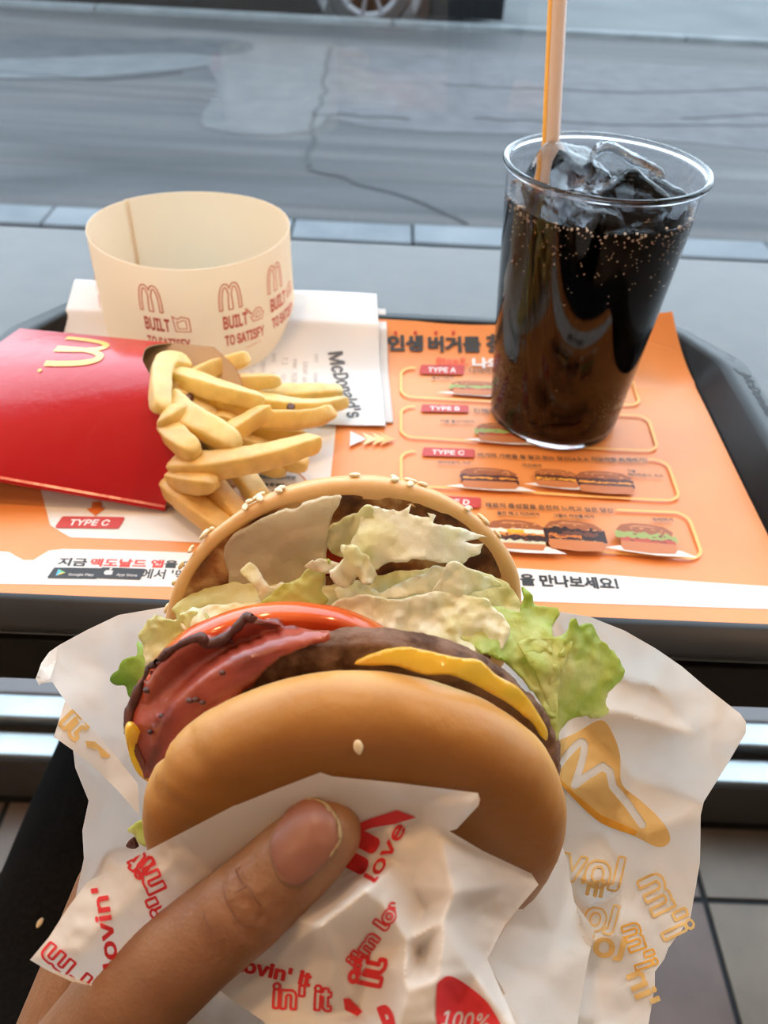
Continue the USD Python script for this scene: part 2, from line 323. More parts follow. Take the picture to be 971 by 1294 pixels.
road.part('asphalt_patch', road_patch(px2(GZ, (270, 72), (400, 58), (412, 80), (405, 160), (260, 162), (276, 110)), GZ + .0025), noisy('asphalt_patch_pale', (0.0593, 0.0593, 0.0631), (0.0775, 0.0760, 0.0783), 8, .8))
road.part('asphalt_patch', road_patch(px2(GZ, (420, 60), (700, 75), (1200, 110), (1200, 200), (800, 175), (415, 150)), GZ + .002), noisy('asphalt_mauve', (0.0547, 0.0509, 0.0547), (0.0745, 0.0699, 0.0737), 9, .8))
def crack(*uv): 
    w = np.array(px2(GZ, *uv)); s = np.vstack([np.linspace(a, b, 14)[:-1] for a, b in zip(w[:-1], w[1:])] + [w[-1:]]); s = s + (fbm(np.c_[s * 9, np.zeros(len(s))], 2, 3) - .5)[:, None] * .06
    return decal(LineString(s).buffer(.009), lambda v: np.c_[v, np.full(len(v), GZ + .0045)], .3)
for c in [[(418, 60), (408, 115), (400, 150), (390, 210)], [(400, 145), (520, 150)], [(-40, 88), (60, 96), (130, 102), (230, 92)], [(390, 215), (450, 232), (520, 252), (590, 282)], [(600, 150), (760, 158), (1000, 160)], [(560, 108), (800, 118), (1000, 112)], [(860, 150), (1000, 144)]]:
    road.part('crack', crack(*c), M_crack, label='thin dark crack in the asphalt')
kerb = Thing('kerb', 'row of pale grey kerb stones along the near side of the road', 'kerb', kind='structure')
M_kerb = [noisy(f'kerb_stone_{k}', np.array((.118, .133, .148)) * s, np.array((.150, .165, .178)) * s, 6, .8) for k, s in enumerate((.9, 1., 1.08))]
kx = -.3187 - 12 * .42
for k in range(30):
    kerb.part('kerb_stone', box(kx + .004, kx + .416, 2.62, 2.775, GZ - .12, GZ + .006 + rs.uniform(-.003, .003), .006), M_kerb[k % 3]); kx += .42
solo('pavement', box(-14, 14, .72, 2.60, GZ - .12, GZ - .05), noisy('pavement_dark', (0.0198, 0.0205, 0.0220), (0.0304, 0.0319, 0.0334), 5, .85), 'dark strip of pavement between the window and the kerb', 'pavement', kind='structure')
M_edge = noisy('pale_edge', (0.1026, 0.1125, 0.1163), (0.1444, 0.1558, 0.1596), 5, .8)
edge = Thing('far_kerb', 'pale painted kerb line on the far side of the road', 'kerb', kind='structure')
for k in range(14): edge.part('kerb_stone', box(-14 + k * 2 + .004, -12 + k * 2 - .004, 6.185 + .005 * (k - 7), 6.27 + .005 * (k - 7), GZ - .14, GZ + .035, .008), M_edge)
solo('far_pavement', box(-14, 14, 6.20, 16, GZ - .2, GZ - .08), noisy('far_pavement', (0.0380, 0.0441, 0.0471), (0.0646, 0.0714, 0.0737), 1.2, .75), 'pale grey pavement beyond the far kerb line', 'pavement', kind='structure')
# the dark parked car whose front wheel shows at the top of the frame
M_car = plain('black_car_paint', (.006, .007, .010), .5, specular_ior_level=.25); M_rub = plain('tyre_rubber', (.012, .012, .013), .8)
M_rim = plain('wheel_alloy', (.16, .16, .17), .4, metallic=.8); M_cg = plain('car_glass', (.01, .012, .014), .08); M_trim = plain('black_plastic', (.008, .008, .009), .8, specular_ior_level=.1)
CXx, CYy, CZz = -.17, 6.40, GZ - .08
car = Thing('car', 'dark parked car beyond the far kerb with one alloy front wheel showing', 'car', (CXx, CYy, CZz))
prof = smoothed([(.88, .24), (.92, .50), (.80, .68), (.35, .86), (-.25, .95), (-.95, 1.38), (-1.7, 1.46), (-2.6, 1.42), (-3.25, 1.05), (-3.62, .98), (-3.70, .55), (-3.6, .16), (-2, .11), (-.8, .11), (.6, .13)], 5)
arch_cut = unary_union([Point(0, .32).buffer(.375), Point(-2.7, .32).buffer(.375)])
bodyp = Polygon(prof).difference(arch_cut)
def side_extrude(poly, y0, y1):
    m = trimesh.creation.extrude_polygon(poly, y1 - y0, engine='earcut'); v = m.vertices.copy(); m.vertices = np.c_[v[:, 0], y0 + v[:, 2], v[:, 1]] + [CXx, CYy, CZz]; m.fix_normals(); return m
car.part('body', side_extrude(bodyp, -.02, 1.75), M_car)
car.part('sill', side_extrude(sbox(-2.32, .09, -.38, .26), -.035, .05), M_trim)
car.part('bumper', side_extrude(sbox(.40, .12, .93, .40), -.03, 1.76), M_trim)
for poly in ([(-.55, .98), (-1.05, 1.33), (-1.55, 1.38), (-1.55, .98)], [(-1.62, .98), (-1.62, 1.38), (-2.5, 1.34), (-2.95, 1.02)]): car.part('side_window', side_extrude(Polygon(poly), -.028, .0), M_cg)
for wx in (0., -2.7):
    o = np.array([CXx + wx, CYy + .08, CZz + .32])
    ty = car.part('tyre', lathe([(.21, -.10), (.29, -.11), (.315, -.09), (.32, 0), (.315, .09), (.29, .11), (.21, .10)], 48, o, (0, -1, 0)), M_rub)
    car.part('wheel_barrel', lathe([(0, .02), (.20, .02), (.215, .09), (.225, .10), (.22, .06), (.21, -.08), (0, -.08)], 48, o, (0, -1, 0)), M_trim)
    rimm = [lathe([(.195, .085), (.222, .105), (.222, .085)], 48, o, (0, -1, 0)), lathe([(0, .10), (.05, .10), (.06, .08), (0, .07)], 24, o, (0, -1, 0))]
    car.part('rim', cat(rimm), M_rim)
    for k in range(10):
        a = k * math.pi / 5 + .12; dv = np.array([math.cos(a), 0, math.sin(a)])
        car.part('spoke', tube([o + dv * .04 + [0, -.09, 0], o + dv * .12 + [0, -.095, 0], o + dv * .21 + [0, -.09, 0]], [.016, .012, .015], 8), M_rim)

# ================================================================== COUNTER AND TRAY
M_ctop = noisy('grey_laminate', (0.0798, 0.0912, 0.1003), (0.0927, 0.1041, 0.1125), 40, .40, .02, 300); M_cedge = noisy('black_edge', (.008, .0075, .007), (.013, .012, .011), 60, .5, specular_ior_level=.2)
ctr = Thing('counter', 'long pale grey window counter with a black front edge under the tray', 'counter', (0, .4, -.02))
ctr.part('counter_top', box(-2.4, 2.4, .2035, .602, -.030, -.0042, .0015), M_ctop)
ctr.part('front_edge', box(-2.4, 2.4, .2005, .2045, -.031, -.0048, .001), M_cedge, label='black edge strip')
for x in (-2.2, 2.2): ctr.part('leg', box(x - .03, x + .03, .35, .41, FZ, -.030, .003), M_cedge)
def chamfered(hx, y0, y1, c, r=.007, n=5):
    """Loop of points round a rectangle with cut, slightly rounded corners."""
    P = [(hx, y0 + c[1]), (hx, y1 - c[1]), (hx - c[0], y1), (-hx + c[0], y1), (-hx, y1 - c[1]), (-hx, y0 + c[1]), (-hx + c[0], y0), (hx - c[0], y0)]; out = []
    P = np.array(P, float)
    for i in range(8):
        a, b, d = P[i - 1], P[i], P[(i + 1) % 8]; u, w = nrm(a - b), nrm(d - b); k = min(r, .4 * np.linalg.norm(a - b), .4 * np.linalg.norm(d - b))
        for t in np.linspace(0, 1, n): out.append((1 - t) ** 2 * (b + u * k) + 2 * t * (1 - t) * b + t * t * (b + w * k))
        for t in (.33, .66): out.append((b + w * k) * (1 - t) + t * (d - w * k * .9))
    return np.array(out)
c0 = (.018, .028)
loops = [(.1, .30, .34, -.0012, (.01, .01)), (.1865, .214, .4275, -.0012, c0), (.1895, .2105, .4310, .0008, c0), (.1975, .2065, .4385, .0165, (.018, .034)), (.1995, .2050, .4400, .0182, (.018, .036)), (.2035, .2015, .4430, .0184, (.02, .037)),
         (.2180, .1930, .4555, .0135, (.028, .042)), (.2195, .1920, .4568, .0118, (.028, .042)), (.2180, .1930, .4555, .0105, (.028, .042)), (.2030, .2030, .4440, .0155, (.02, .037)), (.1925, .2090, .4330, -.0025, c0), (.1865, .214, .4275, -.0040, c0), (.1, .30, .34, -.0040, (.01, .01))]
TL = np.array([np.c_[chamfered(h, a, b, c), np.full(56, z)] for h, a, b, z, c in loops])
M_tray = noisy('black_tray_plastic', (.009, .010, .011), (.014, .015, .016), 30, .40, .08, 700, bdist=.0004, specular_ior_level=.25)
tm = grid_mesh(TL, True); n = len(tm.vertices)
tm = TM(np.vstack([tm.vertices, [[0, .32, -.0012], [0, .32, -.0040]]]), np.vstack([tm.faces, [[(k + 1) % 56, k, n] for k in range(56)], [[n - 56 + k, n - 56 + (k + 1) % 56, n + 1] for k in range(56)]]), process=False); tm.fix_normals()
tray = Thing('serving_tray', 'black plastic serving tray with a raised rim on the grey counter', 'tray', (0, .32, -.004))
tbody = tray.part('tray_body', tm, M_tray, smooth=40)
def lip(v):                                                     # right-hand sloping rim
    x = v[:, 0]; return np.c_[x, v[:, 1], .0184 - (x - .2035) / (.0145) * .0049 + .0003]
M_mark = plain('tray_marking', (.008, .008, .009), .6)
tray.part('rim_lettering', decal(lettering("McDonald's Korea", (.2090, .398), (.2090, .318), 2), lip, .01), M_mark, label='small dark lettering on the right rim')
tray.part('rim_mark', decal(unary_union([LineString([(.2065, .416), (.2105, .413)]).buffer(.0007), LineString([(.2055, .399), (.208, .395)]).buffer(.0007)]), lip, .01), M_mark)

# ================================================================== PAPER PLACEMAT
MX0, MX1, MY0, MY1 = -.1845, .1880, .2155, .4400
def matz(x, y):
    x, y = np.asarray(x, float), np.asarray(y, float)
    s = np.clip((y - .400) / .040, 0, 1.2); z = .0175 * s ** 1.6 * (1 + .75 * sstep(x, .10, .187))
    z = z + .0035 * sstep(y, .235, .2155) * 0 + .0006 * np.sin(x * 38 + y * 21) * sstep(y, .2155, .26)
    z = z + .0022 * sstep(x, .17, .188) * sstep(y, .30, .42)
    return z + .0002 + .0005
def atmat(u, v):
    z = .0005
    for _ in range(14): p = at(u, v, z); z = .5 * z + .5 * float(matz(p[0], p[1]))
    return at(u, v, z)[:2]
LIFT = [.00012]
def matfn(v, off=None): return np.c_[v, matz(v[:, 0], v[:, 1]) + (LIFT[0] if off is None else off)]
mat_thing = Thing('paper_placemat', 'large orange printed paper placemat lying in the tray under the food', 'placemat', (0, .32, 0))
ORANGE = srgb(234, 150, 84)
def corner_x(y): return MX1 - .012 * sstep(y, .405, .44)
edge_pts = [(MX0, MY0), (MX1 - .004, MY0)] + [(corner_x(y), y) for y in np.linspace(.25, MY1, 12)] + [(.12, MY1), (.0, MY1 - .001), (MX0, MY1)]
pv, pf = flat(Polygon(edge_pts), .007)
M_mat = noisy('orange_paper', np.array(ORANGE) * .96, np.array(ORANGE) * 1.03, 20, .36, .03, 40, specular_ior_level=.5)
sheet = mat_thing.part('paper_sheet', solidify(TM(matfn(pv, 0.), pf if True else pf, process=False), .00012), M_mat, smooth=True)
def mprint(name, poly, color, parent=None, label=None, h=.012, step=.00006):
    LIFT[0] += step / 3
    poly = poly.intersection(Polygon(edge_pts))
    m = decal(poly, matfn, h)
    if not len(m.faces): return None
    key = 'print_' + '_'.join(f'{int(c * 255 + .5):02x}' for c in np.clip(np.array(color), 0, 1) ** (1 / 2.2))
    return mat_thing.part(name, m, plain(key, color, .45, specular_ior_level=.4), parent, smooth=True, label=label)
DARKTXT, WHITE, REDP, PEACH, REDT = (.035, .035, .038), (.82, .83, .84), srgb(196, 62, 54), srgb(255, 196, 112), srgb(226, 70, 62)
def mtext(text, a, b, color, bold=3, korean=True, name='text_line', parent=None, slant=0, stretch=1., label=None):
    return mprint(name, lettering(text, atmat(*a), atmat(*b), bold, korean, stretch, slant), color, parent, label, step=.0001)
P2 = lambda *uv: [tuple(atmat(u, v)) for u, v in uv]
# white answer panel on the left, white banner along the near edge
xd = -.0211
mprint('answer_panel', Polygon([(xd, .2625), (xd, .43), (-.165, .43), (-.165, .30), (-.1455, .262), (-.134, .2545), (-.12, .2545), (-.06, .2545), (-.03, .2545)]).buffer(-.005).buffer(.005), WHITE, label='large white rounded panel')
bl = P2((-60, 694), (0, 697), (12, 698), (20, 703), (30, 708), (42, 708), (52, 702), (62, 696), (80, 694), (250, 699), (450, 708), (650, 718), (971, 741), (1040, 744))
bb = P2((1040, 772), (971, 770), (690, 761), (450, 751), (220, 742), (0, 738), (-60, 736))
mprint('banner', Polygon(bl + bb), WHITE, label='white banner strip')
mtext('지금', (72, 714), (109, 715), DARKTXT, 4, stretch=.74); mtext('맥도날드 앱', (113, 715), (206, 717), REDT, 4, stretch=.74); mtext('을 다', (207, 717), (246, 718), DARKTXT, 4, stretch=.74)
mtext("에서 '맥", (177, 730), (234, 732), DARKTXT, 2); mtext('맥을 만나보세요!', (640, 738), (783, 744), DARKTXT, 4, stretch=1.0)
for a, b, t, ic in (((62, 730), (121, 731), 'Google Play', 0), ((123, 730), (176, 732), 'App Store', 1)):
    p, q = np.array(atmat(*a)), np.array(atmat(*b)); e = nrm(q - p); n2 = np.array([-e[1], e[0]]); hgt = .0052
    bd = mprint('store_badge', Polygon([p, q, q + n2 * hgt + e * .001, p + n2 * hgt + e * .001]).buffer(.0006), (.03, .032, .036), label='small dark app store badge')
    mprint('badge_text', lettering(t, p + e * .0078 + n2 * .0011, q - e * .0012 + n2 * .0011, 1, False, 1.0), (.7, .7, .7), bd)
    c = p + e * .0042 + n2 * .0028
    if ic == 0:
        for col, tri in (((.1, .5, .85), [(-.0016, -.002), (.0002, 0), (-.0016, .002)]), ((.85, .65, .1), [(.0002, 0), (.002, 0), (-.0012, -.0018)]), ((.15, .6, .3), [(-.0016, .002), (.0002, 0), (.002, 0)])):
            mprint('badge_icon', Polygon([c + e * x + n2 * y for x, y in tri]), col, bd)
    else:
        ap = unary_union([Point(c - e * .0007).buffer(.0013), Point(c + e * .0007).buffer(.0013)]).difference(Point(c + e * .0026).buffer(.0011)).union(affinity.rotate(affinity.scale(Point(c + n2 * .0021 + e * .0003).buffer(.0007), .6, 1.2), -30))
        mprint('badge_icon', ap, (.75, .75, .75), bd)
def badge(text, a, b, h, name='type_badge'):
    p, q = np.array(atmat(*a)), np.array(atmat(*b)); e = nrm(q - p); n2 = np.array([-e[1], e[0]]); w = np.linalg.norm(q - p); s = .18 * h
    bd = mprint(name, Polygon([p, q, q + e * s + n2 * h, p + e * s + n2 * h]).buffer(-.0012).buffer(.0012), REDP, label='red badge lettered ' + text)
    mprint('badge_text', lettering(text, p + e * w * .21 + n2 * h * .24, q - e * w * .17 + n2 * h * .24, 3, False, 1., .12), WHITE, bd, step=.0001)
badge('TYPE C', (69, 668), (150, 669), .0078)
mprint('arrow', Polygon(P2((117, 635), (128, 635), (129, 643), (134, 643), (121, 653), (110, 644), (116, 643))), srgb(222, 120, 52), label='small orange arrow')
c = np.array(atmat(347, 618)); ring_ = Point(c).buffer(.0165); mprint('speech_ring', ring_.difference(Point(c).buffer(.0159)), srgb(222, 140, 80), label='thin orange circle')
for k, t in enumerate(('좋은건 새로의맛', '놓칠세라.', '인맥도 불사하고', '사고 보는')):
    w = (.019, .0105, .0195, .013)[k]; mprint('text_line', lettering(t, c + [-w / 2, .0075 - k * .0058], c + [w / 2, .0075 - k * .0058], 3, True), DARKTXT, step=.0001)
# heading and panels on the right
mtext('의', (457, 442), (484, 442), DARKTXT, 5, stretch=.82); mtext('인생', (490, 442), (535, 443), DARKTXT, 5, stretch=.82); mtext('버거를', (541, 443), (608, 444), DARKTXT, 5, stretch=.82); mtext('찾', (615, 444), (641, 444), DARKTXT, 5, stretch=.82)
for u in (500, 525, 551, 573): mprint('accent_dot', Point(atmat(u, 422)).buffer(.0011), REDP)
mtext('Step2.', (551, 462), (592, 463), srgb(238, 96, 70), 3, False, slant=.1); mtext('나의', (597, 465), (634, 466), WHITE, 5, stretch=.72)
badge('TYPE A', (530, 474), (586, 475), .0072); badge('TYPE B', (532, 522), (592, 523), .0072); badge('TYPE C', (533, 578), (599, 580), .0072); badge('TYPE D', (534, 641), (606, 644), .0076)
def panel(tl, bl_, br, tr, gapl, gapr, wide=.0008):
    """Rounded outline, open along the top between gapl and gapr."""
    q = Polygon(P2(tl, bl_, br, tr)); q = q.buffer(-.007).buffer(.007); ln = q.exterior.buffer(wide, cap_style=2)
    g0, g1 = np.array(atmat(*gapl)), np.array(atmat(*gapr)); cut = LineString([g0, g1]).buffer(.006, cap_style=2)
    mprint('panel_outline', ln.difference(cut), PEACH, label='pale rounded outline', h=.02)
panel((507, 466), (507, 503), (810, 514), (798, 474), (525, 466), (735, 472))
panel((507, 515), (507, 554), (832, 572), (818, 527), (525, 516), (740, 524))
panel((507, 572), (507, 616), (860, 635), (842, 583), (525, 573), (819, 582))
panel((507, 634), (507, 684), (889, 709), (868, 650), (525, 635), (778, 645))
mtext('다이어트 기', (593, 473), (640, 474), DARKTXT, 1); mtext('진해라 더', (598, 523), (640, 525), DARKTXT, 1)
mtext('버거의 기본을 잘 알고 있는 당신(a.k.a. 미묘하함 회계버기)', (604, 579), (817, 586), DARKTXT, 2); mtext('재료의 풍성함을 온전히 느끼고 싶은 당신', (613, 643), (775, 650), DARKTXT, 2)
mtext('불고기버거', (546, 481), (573, 481), DARKTXT, 2); mtext('더블 불고기버거', (557, 536), (599, 537), DARKTXT, 2); mtext('쿼터파운더, 치즈', (553, 588), (595, 589), DARKTXT, 2)
mtext('치즈버거', (660, 592), (684, 593), DARKTXT, 2); mtext('더블', (793, 599), (803, 600), DARKTXT, 2); mtext('쿼터파운더, 치즈', (793, 604), (838, 606), DARKTXT, 2)
mtext('골든 에그 치즈버거', (628, 653), (681, 655), DARKTXT, 3); mtext('그릴드 머쉬룸 버거', (699, 656), (750, 658), DARKTXT, 3); mtext('슈비버거', (824, 661), (850, 662), DARKTXT, 3)
mprint('corner_tag', Polygon(P2((790, 388), (828, 390), (826, 409), (790, 407))), REDP, label='red square tag')
mprint('arrow', Polygon(P2((443, 548), (463, 558), (442, 567))), WHITE, label='white triangle')
for k, u in enumerate((458, 470, 480)): mprint('chevron', Polygon(P2((u, 550), (u + 20, 558), (u, 566), (u + 6, 558))), [srgb(255, 224, 170), srgb(252, 205, 140), srgb(245, 180, 110)][k], label='pale yellow chevron')
rp = np.random.default_rng(11)
def burger_print(a, b, hgt, kind, paper_=True):
    """A small printed picture of a burger: layers of flat colour."""
    p, q = np.array(atmat(*a)), np.array(atmat(*b)); e = nrm(q - p); n2 = np.array([-e[1], e[0]]); w = np.linalg.norm(q - p)
    def S(pts): return Polygon([p + e * x * w + n2 * y * hgt for x, y in pts])
    def band(y0, y1, x0, x1, rag): 
        xs = np.linspace(x0, x1, 15); return S([(x, y0 + rag * (rp.random() - .5)) for x in xs] + [(x, y1 + rag * (rp.random() - .5)) for x in xs[::-1]]).buffer(.0003)
    if paper_: mprint('picture_paper', S([(-.28, .0), (-.02, .12), (.5, .2), (1.05, .1), (1.3, -.10), (.6, -.14), (.1, -.08)]), srgb(232, 226, 222), label='white wrapping under a printed burger')
    bun = srgb(158, 92, 50) if kind != 'plain' else srgb(176, 104, 54)
    pic = mprint('burger_picture', S([(.06, .62), (.02, .74), (.12, .92), (.32, 1.0), (.6, 1.0), (.85, .93), (.98, .76), (.94, .62)]).buffer(.0006), bun, label='small printed burger')
    mprint('picture_layer', S([(.2, .86), (.34, .95), (.62, .95), (.75, .88), (.5, .9)]), srgb(196, 128, 80), pic)
    lay = {'lettuce': [(.40, .64, -.03, 1.03, .12, srgb(150, 170, 92)), (.28, .44, .04, .98, .08, srgb(182, 72, 46))], 'plain': [(.44, .62, .02, .98, .10, srgb(86, 46, 34)), (.38, .48, .04, .96, .06, srgb(236, 168, 62))],
           'double': [(.48, .64, .0, 1., .08, srgb(80, 42, 34)), (.40, .50, .05, .95, .06, srgb(236, 160, 58)), (.26, .42, .02, 1.0, .08, srgb(74, 40, 32))],
           'egg': [(.52, .68, .04, .96, .05, srgb(238, 228, 206)), (.56, .66, .35, .62, .03, srgb(240, 176, 40)), (.42, .54, .0, 1.0, .06, srgb(222, 140, 60)), (.26, .44, .0, 1.08, .10, srgb(58, 34, 32)), (.16, .27, .04, .96, .10, srgb(206, 206, 176))],
           'mushroom': [(.30, .72, -.02, 1.03, .14, srgb(52, 30, 26)), (.40, .48, .05, .6, .08, srgb(206, 120, 50)), (.14, .28, .04, .96, .10, srgb(196, 202, 150)), (.5, .6, .3, .9, .1, srgb(104, 60, 42))]}[kind]
    for y0, y1, x0, x1, rag, col in lay: mprint('picture_layer', band(y0, y1, x0, x1, rag), col, pic)
    for col, n_, y0_, y1_ in ((srgb(120, 60, 36), 9, .3, .6), (srgb(214, 150, 96), 7, .68, .95), (srgb(96, 44, 30), 6, .2, .5)):
        mprint('picture_layer', unary_union([affinity.rotate(affinity.scale(Point(p + e * w * rp.uniform(.08, .92) + n2 * hgt * rp.uniform(y0_, y1_)).buffer(.0006), rp.uniform(.8, 1.9), rp.uniform(.5, .9)), rp.uniform(-20, 20)) for _ in range(n_)]), col, pic)
    mprint('picture_layer', S([(.06, .0), (.03, .12), (.05, .28), (.95, .28), (.97, .12), (.92, .0), (.5, -.05)]).buffer(.0005) if kind != 'egg' else S([(.08, .0), (.05, .15), (.95, .15), (.9, .0)]).buffer(.0005), np.array(srgb(196, 120, 68)), pic)
burger_print((571, 500), (640, 503), .0135, 'lettuce'); burger_print((604, 560), (668, 563), .016, 'lettuce')
burger_print((583, 619), (656, 622), .0150, 'double'); burger_print((677, 617), (732, 621), .0130, 'plain'); burger_print((731, 625), (803, 629), .0160, 'double', False)
burger_print((548, 694), (612, 698), .0175, 'mushroom', False); burger_print((617, 697), (692, 701), .0185, 'egg'); burger_print((692, 698), (766, 703), .0190, 'mushroom', False); burger_print((783, 700), (856, 706), .0180, 'lettuce')

# ================================================================== CUP OF COLA
CUP = np.array([.0985, .3695, .0012])
M_clear = mat('clear_plastic', {'p': ('principled_bsdf', {'base_color': (.97, .97, 1.), 'roughness': .03, 'ior': 1.27, 'transmission_weight': 1.})})
M_cola = mat('cola', {'p': ('principled_bsdf', {'base_color': (1, 1, 1), 'roughness': .0, 'ior': 1.14, 'transmission_weight': 1.}), 'v': ('absorption_volume', {'color': (.74, .50, .30), 'density': 900.})}, volume='v.volume')
M_ice = mat('ice', {'g': ('geometry', {}), 'n': ('noise_texture', {'scale': 160, 'detail': 2}), 'b': ('bump', {'strength': .25, 'distance': .002}), 'p': ('principled_bsdf', {'base_color': (.93, .95, .96), 'roughness': .04, 'ior': 1.31, 'transmission_weight': 1.})},
            [('g.position', 'n.vector'), ('n.fac', 'b.height'), ('b.normal', 'p.normal')])
RB, RT, HC = .0345, .0445, .1345
def cup_r(z): return RB + (RT - RB) * (z / HC) ** .92
zs = np.linspace(.004, HC - .003, 26); T = .0013
outer = [(0, .0028), (RB * .80, .0026), (RB - .003, .0004), (RB - .0012, .0), (RB - .0002, .0012)] + [(cup_r(z), z) for z in zs]
rim = [(RT + .0004, HC - .0020), (RT + .0014, HC - .0017), (RT + .0020, HC - .0008), (RT + .0018, HC + .0002), (RT + .0010, HC + .0007), (RT - .0001, HC + .0006), (RT - .0010, HC - .0003)]
inner = [(cup_r(z) - T, z) for z in zs[::-1]] + [(RB - .003, .0050), (0, .0046)]
cup = Thing('cup', 'tall clear plastic tumbler with a thick rolled rim standing on the placemat', 'cup', CUP)
cup.part('cup_body', lathe(outer + rim + inner, 96, CUP), M_clear, smooth=50)
LV = .1185
lp = [(0, .0047), (RB - .0032, .0051)] + [(cup_r(z) - T + .00015, z) for z in zs if z < LV - .002] + [(cup_r(LV) - T + .00015, LV + .0014), (cup_r(LV) - T - .0012, LV + .0003), (cup_r(LV) - .005, LV), (0, LV)]
solo('cola', lathe(lp, 96, CUP), M_cola, 'dark brown cola filling the clear tumbler', 'drink', smooth=50)
ri = np.random.default_rng(21)
def ice_cube(c, size, eul, seed):
    P = []; a, b, d = np.array(size) / 2; r = .0048; rg = np.random.default_rng(seed)
    for x in (-a, a):
        for y in (-b, b):
            for z in (-d, d): P.append(MF.sphere(r, 14).translate(tuple(np.array([x, y, z]) * rg.uniform(.72, 1.0, 3))))
    m = man(MF.batch_hull(P).rotate(tuple(eul)).refine_to_length(.0022)); wiggle(m, .0009, 160, seed); m.apply_translation(c); return m
for c, sz, eu, lab in [((-.0125, .013, .1225), (.026, .021, .017), (14, 10, 30), 'clear ice lump floating behind the straw at the left of the cup'), ((.012, .014, .1235), (.028, .022, .018), (-12, 16, -12), 'largest clear ice lump standing highest out of the cola'),
                       ((.010, -.013, .1170), (.022, .020, .016), (24, -30, 40), 'dark glassy ice lump floating at the front of the cup'), ((-.010, -.018, .1150), (.020, .018, .013), (8, 8, 15), 'ice lump just under the surface at the front left of the cup'),
                       ((.027, -.004, .1175), (.015, .018, .013), (10, 25, 70), 'small ice lump against the right wall of the cup')]:
    solo('ice_cube', ice_cube(CUP + np.array(c), sz, eu, int(abs(c[0]) * 1e4)), M_ice, lab, 'ice', 'ice in the cola', smooth=60)
# bubbles along the waterline and rising behind the wall
M_bub = mat('bubble', {'p': ('principled_bsdf', {'base_color': (.75, .62, .45), 'roughness': .1, 'specular_ior_level': .8})})
bub = []
for k in range(330):
    if k < 170: a, z, rr = ri.uniform(0, 2 * np.pi), LV + ri.normal(-.0004, .0012), ri.uniform(.0003, .00075)
    else: a, z, rr = ri.uniform(-2.9, -.2), LV - abs(ri.normal(0, .014)) - .001, ri.uniform(.0002, .0005)
    q = cup_r(min(z, LV)) - T - rr * .9
    s = trimesh.creation.icosphere(1, rr); s.apply_translation(CUP + [q * math.cos(a), q * math.sin(a), z]); bub.append(s)
solo('bubbles', cat(bub), M_bub, 'fine pale bubbles along the waterline of the cola', 'bubbles', kind='stuff', smooth=True)
# froth patches low on the inside of the wall
fr = []
for k in range(420):
    a0, z0 = [(-2.75, .022), (-.75, .014), (-2.2, .006)][k % 3]; a, z = a0 + ri.normal(0, .22), z0 + abs(ri.normal(0, .011)); q = cup_r(z) - T - .0002
    s = trimesh.creation.icosphere(0, ri.uniform(.0002, .0005)); s.apply_translation(CUP + [q * math.cos(a), q * math.sin(a), z]); fr.append(s)
solo('clinging_bubbles', cat(fr), plain('brown_bubble', (.16, .09, .05), .3), 'brown bubbles clinging low inside the cup wall', 'bubbles', kind='stuff', smooth=False)
S0, S1 = CUP + np.array([-.012, -.024, .0055]), np.array([.0735, .405, .190])
s_in = np.array(atd(694, 228, .376)); s_hi = atd(705, 0, .345); sd = nrm(s_hi - s_in); S0 = s_in - sd * ((s_in[2] - .0075) / sd[2]); S1 = s_hi + sd * .030
straw = Thing('drinking_straw', 'pale pink drinking straw with one orange stripe standing in the cola', 'straw', S0)
st_t = nrm(S1 - S0); e1 = nrm(np.cross(st_t, [0, 1, 0])); e2 = np.cross(e1, st_t)
def straw_tube(a0, a1, r0, r1, n):
    a = np.linspace(a0, a1, n); ring = lambda r: [np.array([S0 + st_t * L_ + r * (np.cos(x) * e1 + np.sin(x) * e2) for x in a]) for L_ in np.linspace(0, np.linalg.norm(S1 - S0), 30)]
    full = abs(a1 - a0) > 6.2
    o, i_ = np.array(ring(r1)), np.array(ring(r0))[::-1]
    m = grid_mesh(np.concatenate([o, i_, o[:1]]), False); m.merge_vertices(); m.fix_normals(); return m
SR = .0041
straw.part('straw_tube', straw_tube(0, 2 * np.pi, SR - .0003, SR, 41), plain('straw_pink', srgb(244, 226, 216), .4))
view = nrm(EYE - S1); aa = math.atan2(view @ e2, view @ e1)
lft = aa + (.98 if (np.cos(aa + 1) * e1 + np.sin(aa + 1) * e2)[0] < (np.cos(aa - 1) * e1 + np.sin(aa - 1) * e2)[0] else -.98)
straw.part('stripe', straw_tube(lft - .40, lft + .40, SR - .0001, SR + .00012, 12), plain('straw_orange', srgb(248, 176, 40), .4), label='orange stripe')

# ================================================================== PAPER COLLAR
KC, KR, KH, KZ = np.array([-.1118, .4462]), .0560, .0650, .0020
M_ivory = paper('ivory_card', (.93, .83, .69), .56, .5, gloss=.4)
def ring_r(a): return KR * (1 + .012 * np.cos(2 * a + .5) + .008 * np.cos(3 * a))
def ringfn(v, off=0.):                                           # v = (angle, height); leans outward a little at the foot
    a, z = v[:, 0], v[:, 1]; r = ring_r(a) * (1 + .045 * (1 - z / KH) ** 2 * (np.cos(a + .35) > 0) * np.clip(np.cos(a + .35), 0, 1)) + off
    return np.c_[KC[0] + r * np.cos(a), KC[1] + r * np.sin(a), KZ + z + .0012 * np.sin(a * 2 + 1) * z / KH]
a = np.linspace(2.45, 2.45 + 2 * np.pi + .05, 110); ov = np.linspace(0, .0011, 110)
def band(off): return np.stack([ringfn(np.c_[a, np.full(len(a), z)], off + ov) for z in np.linspace(0, KH, 10)])
B = np.concatenate([band(.0), band(-.00045)[::-1]]); B = np.concatenate([B, B[:1]])
bm = grid_mesh(B); ends = []
bm.merge_vertices(); bm.fix_normals()
